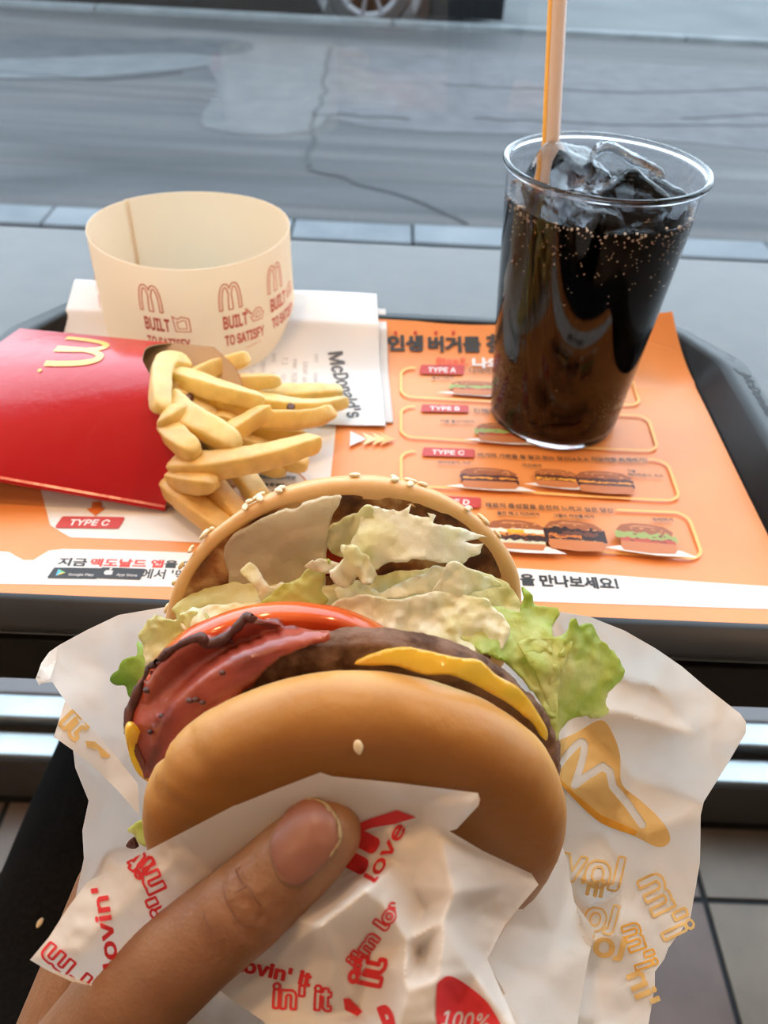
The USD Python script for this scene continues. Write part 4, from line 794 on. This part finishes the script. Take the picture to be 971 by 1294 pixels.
for k in range(44):
    th = math.radians(rs2.uniform(8, 172)) if k < 30 else rs2.uniform(0, 6.28); h_ = rs2.uniform(.0015, .005) if k < 26 else rs2.uniform(.006, .020)
    rr0 = np.interp(h_, [0, .002, .004, .0075, .012, .0165, .0212], [.0508, .0523, .0518, .0500, .0465, .0405, .029]); dr = np.interp(h_, [0, .002, .004, .0075, .012, .0165, .0212], [-.2, .05, .35, .7, 1.1, 1.6, 2.4])
    o = math.cos(th) * e1 + math.sin(th) * e2; n_ = nrm(o + CNW * dr); c_ = C0W + o * (rr0 + .0006) + CNW * h_
    bg.part('sesame_seed', seed_mesh(c_, n_, rs2.uniform(0, 3.1)), M_seed, crown, smooth=True)
# lettuce, ketchup: one leaf or shred at a time
M_let_w = leaf('lettuce_heart', (.95, .93, .74), (.93, .92, .60), 60, .40, mid=(.96, .95, .80)); M_let_y = leaf('lettuce_pale', (.78, .78, .38), (.90, .88, .62), 55, .42, mid=(.85, .84, .50))
M_let_g = leaf('lettuce_green', (.48, .62, .11), (.84, .86, .42), 55, .48, mid=(.68, .76, .24)); M_let_dg = leaf('lettuce_dark_green', (.20, .42, .05), (.46, .62, .12), 50, .42); M_let_t = leaf('lettuce_rib', (.74, .68, .52), (.88, .82, .62), 30, .5, rough=.25)
M_ket = plain('ketchup', (.32, .028, .012), .2)
def lf(pts, outline, mt, label, h=4.2, amp=.0016, fq=24, jag=3.5, jagf=11, ruf=.003, seed=0, thick=.0007, name='lettuce_leaf'):
    s = Sheet(O(*pts), 'tps', amp, fq, seed, smooth=.000002); m = s.mesh(smoothed(outline, 5) if len(outline) < 30 else outline, h, thick, jag, jagf, ruf); w = m.vertices
    d = np.abs(fbm(w * 75, 3, seed + 40) - .5) * .0045 * (name == 'lettuce_leaf'); m.vertices = w + nrm(CAM[:, 2]) * d[:, None] * -1
    return bg.part(name, m, mt, smooth=True, label=label)
lf([(400, 690, 46), (430, 680, 46), (460, 700, 46), (430, 720, 45)], [(395, 680), (440, 672), (470, 700), (430, 730), (395, 715)], M_ket, 'dark red ketchup smear', jag=2, ruf=0, thick=.0012, name='ketchup')
lf([(290, 690, 45.5), (430, 625, 45), (350, 650, 44), (420, 700, 43), (300, 740, 43), (360, 740, 42), (390, 760, 41)], [(428, 626), (380, 642), (330, 658), (292, 680), (285, 695), (290, 725), (300, 760), (400, 770), (412, 720), (414, 690), (420, 655)], M_let_t, 'translucent whitish lettuce rib against the top bun', amp=.0008, jag=3, ruf=.001, seed=1, thick=.0014)
lf([(415, 660, 45), (455, 645, 44), (420, 690, 44), (450, 700, 43)], [(414, 668), (440, 655), (468, 640), (470, 690), (430, 705), (414, 690)], M_let_y, 'pale yellow leaf behind the white shreds', seed=2)
lf([(230, 770, 40), (300, 740, 42), (420, 745, 41), (560, 740, 41), (640, 740, 42), (300, 800, 31), (480, 800, 30), (620, 800, 31)], [(222, 765), (262, 742), (330, 735), (420, 738), (520, 720), (600, 720), (640, 738), (660, 770), (655, 820), (500, 815), (350, 815), (240, 800)], M_let_y, 'pale leaf filling the gap above the tomato', amp=.003, fq=40, seed=3, ruf=.002)
lf([(310, 715, 37), (325, 735, 35), (345, 760, 33), (360, 745, 34), (330, 712, 38)], [(304, 722), (314, 711), (324, 714), (332, 728), (342, 742), (355, 736), (365, 742), (350, 758), (332, 760), (324, 742), (312, 730)], M_let_w, 'white lettuce shred left of the middle', jag=2.5, seed=4, ruf=.002)
lf([(335, 765, 31), (380, 735, 34), (412, 712, 37), (410, 755, 33), (370, 760, 31)], [(330, 765), (350, 745), (380, 730), (400, 712), (415, 708), (412, 725), (408, 745), (412, 762), (370, 768)], M_let_g, 'yellow-green leaf over the tomato', jag=2, seed=5, amp=.0012, ruf=.002)
lf([(400, 715, 36), (420, 718, 36), (380, 722, 35)], [(385, 716), (402, 708), (424, 710), (428, 722), (408, 724)], M_let_w, 'small white shred above the yellow-green leaf', jag=1.5, seed=6)
lf([(455, 655, 42), (500, 645, 42), (560, 660, 40), (600, 690, 40), (470, 700, 36), (530, 700, 34), (560, 715, 35), (430, 720, 34), (460, 740, 32), (605, 680, 42)], [(438, 705), (444, 688), (452, 672), (456, 655), (464, 640), (490, 644), (505, 648), (520, 636), (516, 650), (545, 655), (540, 648), (552, 652), (548, 662), (575, 665), (596, 672), (612, 678), (588, 684), (610, 688), (606, 700), (592, 706), (585, 714), (560, 712), (520, 706), (490, 712), (474, 720), (474, 736), (462, 736), (452, 722), (440, 740), (424, 738), (420, 726), (430, 714)], M_let_w, 'large creamy white lettuce shred in the middle', jag=2.2, jagf=9, seed=7, amp=.0022, fq=30, ruf=.0025, thick=.0009)
lf([(440, 690, 34), (425, 720, 32), (440, 735, 31), (460, 720, 32), (470, 735, 31), (455, 700, 34)], [(436, 690), (450, 690), (460, 700), (470, 712), (477, 728), (470, 738), (458, 737), (452, 728), (446, 738), (432, 742), (420, 733), (422, 722), (432, 712)], M_let_w, 'thick white crumpled end of the middle shred', jag=2, seed=17, amp=.0025, fq=14, ruf=.001, thick=.0014)
lf([(450, 750, 34), (520, 730, 35), (560, 725, 34), (580, 740, 33), (500, 755, 32), (440, 770, 31)], [(425, 745), (450, 735), (480, 748), (520, 730), (560, 716), (575, 730), (565, 748), (520, 752), (480, 760), (440, 768)], M_let_w, 'curled pale shred under the large white shred', seed=8, ruf=.003)
lf([(560, 730, 32), (575, 715, 33), (600, 715, 34), (630, 738, 37), (585, 750, 31), (560, 760, 30)], [(545, 758), (556, 735), (568, 712), (584, 714), (600, 722), (634, 738), (612, 744), (592, 752), (576, 764), (560, 768)], M_let_w, 'pointed creamy leaf right of the middle', seed=9, amp=.0014, jag=1.5)
lf([(470, 780, 26), (520, 770, 26), (560, 780, 25), (600, 780, 25), (600, 815, 20), (500, 800, 22)], [(420, 770), (455, 752), (500, 758), (545, 748), (590, 752), (620, 764), (645, 800), (620, 825), (560, 812), (480, 806)], M_let_w, 'pale leaf just above the beef patty', seed=10, amp=.0035, fq=26, ruf=.002, jag=2)
lf([(600, 785, 26), (640, 770, 30), (690, 770, 33), (650, 800, 24), (690, 830, 20), (680, 860, 16), (620, 810, 20), (665, 740, 36), (700, 790, 28)], [(572, 790), (600, 782), (612, 768), (625, 765), (655, 772), (662, 760), (661, 742), (672, 752), (678, 764), (704, 768), (700, 790), (698, 806), (698, 830), (706, 860), (702, 905), (684, 888), (655, 850), (625, 828), (595, 815)], M_let_g, 'wide light green leaf right of the patty', jag=2, seed=11, amp=.0026, fq=30, ruf=.003)
lf([(690, 850, 17), (725, 790, 26), (740, 800, 27), (770, 830, 28), (785, 860, 27), (755, 900, 22), (720, 900, 17), (700, 930, 12), (715, 850, 18)], [(700, 928), (694, 900), (692, 865), (702, 835), (714, 812), (724, 780), (732, 790), (748, 790), (760, 808), (776, 824), (786, 842), (786, 858), (772, 870), (765, 885), (768, 902), (752, 908), (738, 904), (722, 910), (712, 918)], M_let_g, 'hanging bright green leaf at the right edge', jag=2.2, jagf=7, seed=12, amp=.0035, fq=26, ruf=.003, thick=.0006)
lf([(668, 830, 19), (700, 800, 25), (716, 820, 22), (690, 870, 14), (700, 910, 10)], [(655, 812), (690, 806), (714, 800), (724, 782), (722, 815), (712, 845), (704, 885), (706, 932), (697, 930), (692, 890), (676, 850)], M_let_g, 'pale leaf between the patty and the hanging leaf', seed=13, jag=1.5, ruf=.001)
lf([(185, 800, 24), (210, 785, 27), (240, 780, 29), (200, 830, 22), (230, 810, 25), (255, 790, 28)], [(180, 800), (186, 786), (205, 778), (220, 784), (240, 772), (262, 780), (256, 800), (236, 812), (215, 835), (195, 850), (184, 830)], M_let_y, 'yellowish curled leaf left of the tomato', seed=14, amp=.0035, fq=14, ruf=.003, jag=3)
lf([(140, 858, 26), (160, 835, 26), (180, 830, 25), (165, 872, 22), (190, 850, 21), (178, 815, 28)], [(137, 858), (150, 845), (158, 832), (172, 828), (174, 812), (186, 822), (194, 838), (192, 856), (178, 866), (164, 880), (158, 868), (146, 866)], M_let_dg, 'small dark green leaf at the far left', seed=15, amp=.0018, ruf=.002, jag=2)
lf([(235, 780, 30), (280, 770, 32), (330, 770, 32), (300, 800, 26)], [(228, 776), (260, 766), (300, 762), (335, 764), (330, 790), (270, 800), (236, 796)], M_let_w, 'whitish leaf between the bun and the tomato', seed=16, amp=.002)
lf([(165, 1040, 6), (185, 1035, 4), (180, 1060, 3), (195, 1050, 2)], [(163, 1050), (172, 1040), (188, 1036), (196, 1045), (190, 1064), (176, 1062)], M_let_g, 'scrap of green lettuce at the left edge of the bottom bun', seed=18, jag=1.5)
lf([(160, 1070, 5), (168, 1062, 5), (172, 1070, 4)], [(159, 1068), (166, 1060), (170, 1064), (172, 1072), (164, 1072)], M_rind, 'dark crumb beside the lettuce scrap', seed=19, jag=1, ruf=0, thick=.001, name='crumb')

# ================================================================== WRAPPING PAPER
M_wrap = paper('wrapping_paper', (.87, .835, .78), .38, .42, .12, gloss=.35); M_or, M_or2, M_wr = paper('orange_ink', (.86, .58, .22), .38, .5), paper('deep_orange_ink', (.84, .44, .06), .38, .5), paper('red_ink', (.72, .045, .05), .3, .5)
wr = Thing('burger_wrapper', 'crumpled white burger wrapping paper with red and orange print around the hamburger', 'wrapper', H0W)
back_pts = [(45, 855, .221), (62, 860, .224), (75, 815, .232), (110, 795, .238), (150, 777, .244), (220, 765, .254), (330, 740, .275), (440, 740, .283), (560, 745, .281), (660, 765, .264), (690, 770, .258), (745, 778, .25), (830, 820, .241), (890, 870, .235), (940, 905, .229), (944, 925, .228), (890, 1015, .238), (885, 1090, .240), (872, 1160, .236), (840, 1200, .230), (825, 1235, .226), (815, 1330, .216), (650, 1340, .206), (500, 1345, .205), (400, 1340, .205), (300, 1340, .212),
            (160, 1180, .226), (100, 1150, .225), (110, 1075, .224), (103, 1050, .221), (108, 1010, .224), (92, 965, .221), (90, 945, .220), (68, 930, .217), (80, 890, .222), (440, 850, .29), (300, 900, .280), (600, 900, .283), (440, 1000, .285), (440, 1120, .272), (250, 1050, .258), (200, 900, .25), (150, 1000, .232), (130, 900, .236), (120, 840, .239), (160, 860, .250), (165, 930, .238), (135, 1080, .232), (170, 1110, .224),
            (705, 1000, .233), (720, 900, .244), (745, 850, .256), (790, 900, .240), (830, 870, .250), (880, 930, .236), (800, 985, .247), (850, 1000, .244), (760, 1050, .246), (715, 1060, .240), (720, 1110, .235), (740, 1150, .247), (790, 1120, .238), (700, 1190, .222), (745, 1230, .232), (780, 1180, .230), (760, 1290, .222), (690, 1270, .208), (640, 1200, .220), (815, 1060, .238), (735, 1190, .228)]
bs = Sheet(back_pts, 'linear', .0022, 40, 3)
back_out = [(45, 858), (52, 838), (62, 824), (75, 815), (110, 796), (150, 777), (215, 766), (330, 742), (440, 738), (560, 744), (660, 765), (690, 770), (745, 779), (790, 797), (830, 820), (862, 842), (890, 866), (936, 902), (943, 912), (943, 926), (920, 965), (890, 1013), (886, 1030), (885, 1090), (873, 1160), (845, 1198), (840, 1212), (828, 1228), (828, 1246), (820, 1294), (815, 1340), (500, 1345), (250, 1330), (130, 1160), (92, 1150), (106, 1085), (104, 1050), (112, 1012), (95, 970), (92, 945), (68, 932), (84, 888), (66, 862), (50, 864)]
back = wr.part('paper_sheet', bs.mesh(Polygon(back_out), 7.), M_wrap, smooth=28)
# orange print showing from the far side: a rounded emblem and mirrored lettering
bag = Polygon(smoothed([(698, 942), (730, 925), (760, 910), (775, 928), (784, 955), (786, 990), (808, 1010), (832, 1032), (846, 1053), (845, 1066), (830, 1070), (801, 1056), (760, 1040), (728, 1012), (706, 985), (702, 962)], 4))
mline = unary_union([LineString(smoothed([(703, 972), (716, 955), (733, 938), (739, 942), (736, 962), (727, 990), (736, 962), (739, 942), (733, 938), (716, 955)], 4)[:21]).buffer(4.6), LineString([(727, 992), (740, 982), (762, 968), (771, 975), (775, 994), (793, 1015), (812, 1042)]).buffer(5.)])
wr.part('orange_emblem', bs.print(bag.difference(mline)), M_or, label='orange emblem with a white letter M')
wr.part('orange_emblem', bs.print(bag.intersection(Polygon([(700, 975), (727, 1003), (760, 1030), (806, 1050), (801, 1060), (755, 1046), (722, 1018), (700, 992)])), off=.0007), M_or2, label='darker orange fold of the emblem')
def wtext(sh, text, a, b, m, outline=0., bold=3, stretch=1., mirror=False, name='lettering', clip=None, slant=0.):
    g = lettering(text, a, b, bold, False, stretch, slant, outline, mirror, -1.)
    if clip is not None: g = g.intersection(clip)
    return wr.part(name, sh.print(g), m)
wtext(bs, 'lov', (704, 1108), (783, 1126), M_or, .065, 3, 1.0, True); wtext(bs, "in'", (732, 1128), (762, 1134), M_or, 0, 4, 1., True)
wtext(bs, 'lo', (735, 1170), (775, 1181), M_or, .065, 3, 1.0, True); wtext(bs, 'lov', (720, 1197), (786, 1215), M_or, 0, 3, .85, True)
wtext(bs, "i'm", (806, 1112), (843, 1190), M_or, .08, 3, .85, True); wtext(bs, "i'm", (786, 1170), (806, 1228), M_or2, .08, 3, .85, True); wtext(bs, "'in", (792, 1232), (810, 1275), M_or, 0, 3, .8, True)
# folded left edge with orange outlined letters, and the turned-over tip
fs = Sheet([(84, 886, .2205), (68, 932, .2150), (92, 946, .2170), (140, 985, .2205), (178, 1026, .2185), (172, 985, .2205), (130, 935, .2225), (108, 1012, .2220), (104, 1045, .2195), (150, 1040, .2160), (165, 1000, .2190)], 'linear', .0004, 30, 5)
wr.part('folded_edge', fs.mesh(Polygon([(82, 886), (68, 931), (92, 948), (120, 970), (150, 1000), (176, 1030), (174, 990), (150, 960), (120, 925)]), 6.), M_wrap, smooth=28)
cl_ = Polygon([(82, 886), (68, 931), (92, 948), (150, 1000), (176, 1030), (174, 990), (120, 925)])
wtext(fs, 'it', (74, 912), (98, 936), M_or, .14, 4, .8, clip=cl_); wr.part('lettering', fs.print(Polygon([(108, 936), (120, 937), (140, 955), (136, 958), (128, 957), (124, 948), (110, 944)])), M_or)
tipS = Sheet([(45, 858, .2195), (62, 826, .230), (70, 822, .2305), (74, 850, .2265), (62, 864, .222)], 'linear')
wr.part('turned_tip', tipS.mesh(Polygon([(45, 857), (49, 866), (63, 858), (70, 838), (74, 818), (62, 826), (52, 842)]), 5.), M_wrap, smooth=28)
# front flap under the thumb and the crumpled part right of it
fp = [(40, 1213, .184), (62, 1185, .185), (85, 1150, .186), (110, 1118, .187), (190, 1075, .1835), (240, 1048, .1795), (300, 1018, .174), (350, 997, .1695), (405, 977, .1655), (500, 989, .1650), (605, 1003, .1670), (607, 1017, .1670), (575, 1047, .1712), (500, 1030, .1745), (432, 1042, .1760), (120, 1246, .188), (150, 1234, .188), (205, 1180, .188), (250, 1135, .188), (300, 1085, .1865), (345, 1040, .1835), (385, 1012, .1790), (400, 1060, .1855), (330, 1140, .192), (250, 1230, .200),
      (100, 1200, .182), (150, 1150, .183), (220, 1090, .1825), (300, 1035, .1755), (420, 990, .1675), (440, 1015, .1715), (545, 1012, .1690), (500, 1010, .1682), (304, 1028, .1752),
      (445, 1060, .1800), (470, 1040, .1770), (510, 1032, .1775), (500, 1090, .1745), (440, 1110, .1790), (555, 1050, .1735), (575, 1130, .1680), (600, 1080, .1790), (670, 1105, .1915), (681, 1120, .1915), (640, 1165, .1860), (615, 1210, .1800), (592, 1150, .1790), (640, 1120, .184), (650, 1300, .1660), (655, 1345, .1640), (600, 1230, .1690), (560, 1165, .1655),
      (460, 1124, .1600), (402, 1170, .1630), (425, 1215, .1690), (480, 1140, .1630), (516, 1190, .1640), (552, 1238, .1600), (550, 1290, .1600), (470, 1200, .1720), (455, 1280, .1745), (448, 1294, .1700), (515, 1250, .1600), (500, 1300, .1600), (530, 1200, .1730), (535, 1150, .1745), (520, 1120, .1740), (395, 1200, .1780), (350, 1215, .1860), (300, 1230, .1920), (270, 1245, .1960), (340, 1290, .1800), (400, 1285, .1770), (400, 1340, .1730), (580, 1270, .1690), (600, 1345, .1650), (330, 1345, .178)]
fs2 = Sheet(fp, 'linear', .0012, 34, 8)
fs2.guard = Guard([lathe([(r, z) for r, z in hp], 60, H0W, AXW)], 150, 730, 940, 1180, 7., .0018)
front_out = [(38, 1213), (62, 1184), (85, 1148), (110, 1115), (150, 1094), (190, 1073), (240, 1047), (296, 1018), (300, 1017), (350, 997), (405, 976), (420, 981), (500, 989), (604, 1002), (607, 1010), (605, 1018), (577, 1048), (568, 1050), (610, 1075), (672, 1104), (681, 1118), (640, 1166), (616, 1212), (652, 1294), (660, 1345), (330, 1345), (335, 1292), (300, 1268), (262, 1240), (240, 1200), (200, 1190), (152, 1234), (122, 1247), (90, 1240), (60, 1226)]
wr.part('front_flap', fs2.mesh(Polygon(front_out), 4.2), M_wrap, smooth=26)
flapL = Polygon([(38, 1213), (85, 1148), (110, 1115), (190, 1073), (225, 1054), (215, 1110), (200, 1160), (152, 1236), (122, 1247)])
wtext(fs2, "i'm", (222, 1150), (190, 1082), M_wr, .10, 4, .75, clip=flapL); wtext(fs2, "lovin'", (150, 1222), (134, 1120), M_wr, 0, 3, .62, clip=flapL); wtext(fs2, "i'm", (118, 1238), (62, 1190), M_wr, .10, 4, .7, clip=flapL); wtext(fs2, 'it', (196, 1090), (172, 1072), M_wr, .12, 4, .8, clip=flapL)
wtext(fs2, 'n', (452, 1104), (476, 1058), M_wr, 0, 8, .95); wtext(fs2, 'love', (474, 1116), (514, 1046), M_wr, 0, 2, .55)
wr.part('red_patch', fs2.print(Polygon([(446, 1044), (470, 1034), (502, 1024), (526, 1033), (500, 1041), (470, 1046), (456, 1052)])), M_wr, label='solid red printed patch')
wtext(fs2, "i'm lovi", (452, 1226), (520, 1130), M_wr, .12, 4, .72, clip=Polygon([(402, 1170), (462, 1126), (500, 1140), (505, 1200), (470, 1290), (440, 1240)]))
wtext(fs2, "in' it", (343, 1272), (420, 1276), M_wr, .12, 4, 1.0); wtext(fs2, "lovin' it", (300, 1226), (392, 1246), M_wr, 0, 5, .8, clip=Polygon([(290, 1200), (400, 1200), (402, 1246), (300, 1262)]))
wtext(fs2, 'it', (478, 1250), (486, 1210), M_wr, .14, 4, .8); wtext(fs2, 'P', (490, 1312), (506, 1306), M_wr, 0, 8, 2.0)
wr.part('red_patch', fs2.print(Polygon(smoothed([(552, 1252), (558, 1238), (572, 1234), (600, 1252), (622, 1275), (632, 1310), (560, 1310)], 4)).difference(lettering('100%', (557, 1296), (618, 1302), 4, False, 1.25, .2, 0, False, -1.).buffer(-.3))), M_wr, label='red patch with white figures')
wr.part('red_patch', fs2.print(Polygon([(434, 1262), (442, 1262), (458, 1278), (452, 1284), (436, 1276)])), M_wr)
# pale lettuce-stained fold right of the bun
rs_ = Sheet([(672, 1104, .2040), (705, 1040, .2260), (722, 1090, .2300), (700, 1180, .2150), (640, 1166, .2000), (616, 1212, .1900), (660, 1300, .1850), (740, 1300, .2120), (745, 1200, .2200), (690, 1240, .2050)], 'linear', .0008, 30, 9)
wr.part('side_fold', rs_.mesh(Polygon([(672, 1100), (690, 1075), (706, 1052), (716, 1085), (726, 1140), (752, 1175), (742, 1220), (730, 1294), (728, 1340), (655, 1340), (612, 1215), (640, 1160)]), 6.), M_wrap, smooth=28)

# ================================================================== THE PERSON: hand holding the burger, black trousers below
M_skin = mat('skin', {'g': ('geometry', {}), 'n': ('noise_texture', {'scale': 55, 'detail': 4}), 'r': ('rgb_ramp', {'ramp': [(.3, (.215, .093, .040)), (.7, (.28, .135, .060))]}), 'v': ('voronoi_texture', {'scale': 900}), 'n2': ('noise_texture', {'scale': 130, 'detail': 5}), 'ad': ('math', {'math_type': 'multiply_add', 'value2': .35}), 'b': ('bump', {'strength': .35, 'distance': .0008}),
         'p': ('principled_bsdf', {'roughness': .45, 'subsurface_weight': .2, 'subsurface_scale': .004, 'subsurface_radius': (1, .35, .18)})},
         [('g.position', 'n.vector'), ('n.fac', 'r.fac'), ('r.color', 'p.base_color'), ('g.position', 'v.vector'), ('g.position', 'n2.vector'), ('v.distance', 'ad.value1'), ('n2.fac', 'ad.value3'), ('ad.value', 'b.height'), ('b.normal', 'p.normal')])
def J(u, v, d, r): return (atd(u, v, d), r)
thumb = [J(408, 1052, .1735, .0084), J(378, 1082, .1745, .0094), J(316, 1140, .1785, .0102), J(250, 1192, .1850, .0112), J(180, 1245, .1960, .0140), J(95, 1385, .222, .0210)]
wrist = J(70, 1440, .236, .0240); arm1, arm2 = J(10, 1650, .27, .030), J(-60, 1950, .31, .034)
fingers = [[J(142, 1122, .2475, .0112), J(205, 1030, .2830, .0095), J(290, 1000, .3040, .0085), J(345, 985, .3080, .0074)],
           [J(188, 1168, .2640, .0112), J(270, 1090, .3000, .0098), J(370, 1065, .3120, .0088), J(435, 1060, .3100, .0076)],
           [J(215, 1225, .2660, .0110), J(312, 1165, .2980, .0094), J(405, 1150, .3040, .0084), J(465, 1150, .2990, .0073)],
           [J(232, 1290, .2560, .0105), J(318, 1262, .2740, .0086), J(390, 1255, .2780, .0078), J(440, 1260, .2740, .0068)]]
def hull(a, b): return MF.batch_hull([MF.sphere(r, 28).translate(tuple(p)) for p, r in (a, b)])
bones = [hull(a, b) for a, b in zip(thumb[:-1], thumb[1:])] + [hull(thumb[-1], wrist), hull(wrist, arm1), hull(arm1, arm2), hull(thumb[4], J(150, 1210, .222, .0130)), hull(J(150, 1210, .222, .0130), fingers[0][0])]
for fg in fingers: bones += [hull(a, b) for a, b in zip(fg[:-1], fg[1:])] + [hull(wrist, fg[0])]
for a, b in zip(fingers[:-1], fingers[1:]): bones.append(hull(a[0], b[0]))
hand = bones[0]
for b in bones[1:]: hand = hand + b
hm_ = man(hand.refine_to_length(.0021)); hm_.merge_vertices(); trimesh.smoothing.filter_taubin(hm_, .5, .53, 46)
# knuckle creases on the thumb
hv = hm_.vertices
for (u, v, d_), dr_, w_, dp in [((322, 1135, .170), (60, 52), .0010, .0010), ((302, 1148, .171), (60, 52), .0009, .0008), ((338, 1118, .169), (60, 52), .0009, .0008), ((270, 1172, .175), (60, 52), .0012, .0004)]:
    c_ = atd(u, v, d_); ax_ = nrm(thumb[1][0] - thumb[3][0]); q_ = (hv - c_) @ ax_; near = np.exp(-(np.linalg.norm(hv - c_, axis=1) / .011) ** 4); hv = hv - hm_.vertex_normals * (dp * np.exp(-(q_ / w_) ** 2) * near)[:, None]
hm_ = TM(hv, hm_.faces, process=False)
PER = wrist[0]
per = Thing('person', 'person in black trousers whose bare left hand holds up the hamburger', 'person', PER)
skin = per.part('hand', hm_, M_skin, smooth=True, label='bare hand with the thumb over the paper')
# thumbnail: a curved plate on the back of the thumb, with its pale rim and the fold of skin at its root
A_, B_ = thumb[0], thumb[1]
from trimesh.ray.ray_triangle import RayMeshIntersector
sub = hm_.submesh([np.nonzero(np.linalg.norm(hm_.triangles_center - A_[0], axis=1) < .042)[0]], append=True, repair=False); RI = RayMeshIntersector(sub)
def thumb_d(uv):
    uv = np.asarray(uv, float); D = np.stack([(uv[:, 0] - CX) / FPX, -(uv[:, 1] - CY) / FPX, np.ones(len(uv))], 1) @ CAM.T
    loc, ir, _ = RI.intersects_location(np.repeat(EYE[None], len(uv), 0), D, multiple_hits=False); d = np.full(len(uv), np.nan); d[ir] = (loc - EYE) @ CAM[:, 2]
    return d
gu, gv = np.meshgrid(np.arange(325, 450, 7.), np.arange(995, 1135, 7.)); G_ = np.c_[gu.ravel(), gv.ravel()]; D_ = thumb_d(G_); ok = ~np.isnan(D_)
ns = Sheet(np.c_[G_[ok], D_[ok]], 'tps', smooth=.0000005)
nail = Polygon(smoothed([(346, 1072), (352, 1050), (368, 1026), (392, 1012), (414, 1020), (428, 1042), (428, 1062), (412, 1086), (392, 1106), (374, 1116), (356, 1106)], 5))
ncen = np.array(nail.centroid.coords[0])
M_nail = mat('nail', {'g': ('geometry', {}), 'n': ('noise_texture', {'scale': 60, 'detail': 2}), 'r': ('rgb_ramp', {'ramp': [(.3, (.235, .080, .046)), (.7, (.28, .11, .066))]}), 'p': ('principled_bsdf', {'roughness': .40, 'subsurface_weight': .15, 'subsurface_scale': .003})}, [('g.position', 'n.vector'), ('n.fac', 'r.fac'), ('r.color', 'p.base_color')])
M_nailrim = plain('nail_edge', (.36, .26, .13), .4); M_lun = plain('nail_moon', (.36, .16, .10), .3)
def on_nail(poly, off, h=4.): return solidify(decal(poly, lambda v: ns.at(v, off - .0006 * np.minimum(1, np.linalg.norm((v - ncen) / [44, 54], axis=1)) ** 4), h), .0009)
nl = per.part('thumbnail', on_nail(nail, .0009), M_nail, skin, smooth=True, label='pinkish thumbnail')
tipz = nail.difference(affinity.translate(nail, -3.5, 1.5)).intersection(sbox(385, 1005, 460, 1080))
per.part('nail_edge', on_nail(tipz, .0011), M_nailrim, skin, smooth=True, label='pale yellowish rim of the thumbnail')
M_crease = plain('skin_crease', (.16, .065, .03), .6)
for ln in ([(281, 1118), (285, 1134), (292, 1150), (304, 1168), (318, 1170), (331, 1166)], [(297, 1098), (303, 1110), (310, 1120)], [(313, 1118), (322, 1132), (331, 1148)], [(296, 1128), (305, 1124), (313, 1119)], [(256, 1150), (262, 1166), (272, 1184)]):
    ln = np.array(ln, float); ln = np.vstack([np.linspace(a_, b_, 5)[:-1] for a_, b_ in zip(ln[:-1], ln[1:])] + [ln[-1:]]); ln[1:-1] = (ln[:-2] + 2 * ln[1:-1] + ln[2:]) / 4; dd = thumb_d(ln)
    if not np.isnan(dd).any(): per.part('knuckle_crease', tube(atds(ln, dd), np.interp(np.linspace(0, 1, len(ln)), [0, .2, .8, 1], [.00005, .00022, .00022, .00005]), 6), M_crease, skin, smooth=True)
rootl = np.array(nail.exterior.coords)[:-1]; rootl = rootl[np.argsort(np.arctan2(rootl[:, 1] - ncen[1], rootl[:, 0] - ncen[0]))]; an = np.arctan2(rootl[:, 1] - ncen[1], rootl[:, 0] - ncen[0])
rootl = np.vstack([rootl[an > .35], rootl[an < -2.3]])
per.part('nail_fold', tube(ns.at(rootl + (rootl - ncen) * .045, -.0002), .0007, 8), M_skin, skin, smooth=True)
# trousers: thighs under the counter
M_cloth = noisy('black_fabric', (.0045, .0042, .004), (.0085, .008, .0075), 400, .9, .25, 900, bdist=.0006, specular_ior_level=.08)
def leg(a, b, c, r0, r1, r2):
    m = man((MF.batch_hull([MF.sphere(r0, 48).translate(tuple(a)), MF.sphere(r1, 48).translate(tuple(b))]) + MF.batch_hull([MF.sphere(r1, 48).translate(tuple(b)), MF.sphere(r2, 48).translate(tuple(c))])).refine_to_length(.02)); trimesh.smoothing.filter_taubin(m, iterations=10); return wiggle(m, .004, 14, 3)
M_leg = M_cloth
lgL = leg((-.140, -.26, -.225), (-.122, .31, -.225), (-.125, .30, -.70), .088, .072, .050); lgR = leg((.020, -.26, -.225), (.024, .30, -.225), (.02, .29, -.70), .078, .068, .050)
per.part('trouser_leg', lgL, M_cloth, smooth=True, label='black trouser leg with a sesame seed on it'); per.part('trouser_leg', lgR, M_cloth, smooth=True)
D1 = ray(51, 1167); loc, _, ft = RayMeshIntersector(lgL).intersects_location([EYE], [D1], multiple_hits=False)
if len(loc): solo('sesame_seed', seed_mesh(loc[0] + lgL.face_normals[ft[0]] * .0006, lgL.face_normals[ft[0]], .9, 1.5), M_seed, 'single sesame seed lying on the black trouser leg', 'sesame seed', smooth=True)
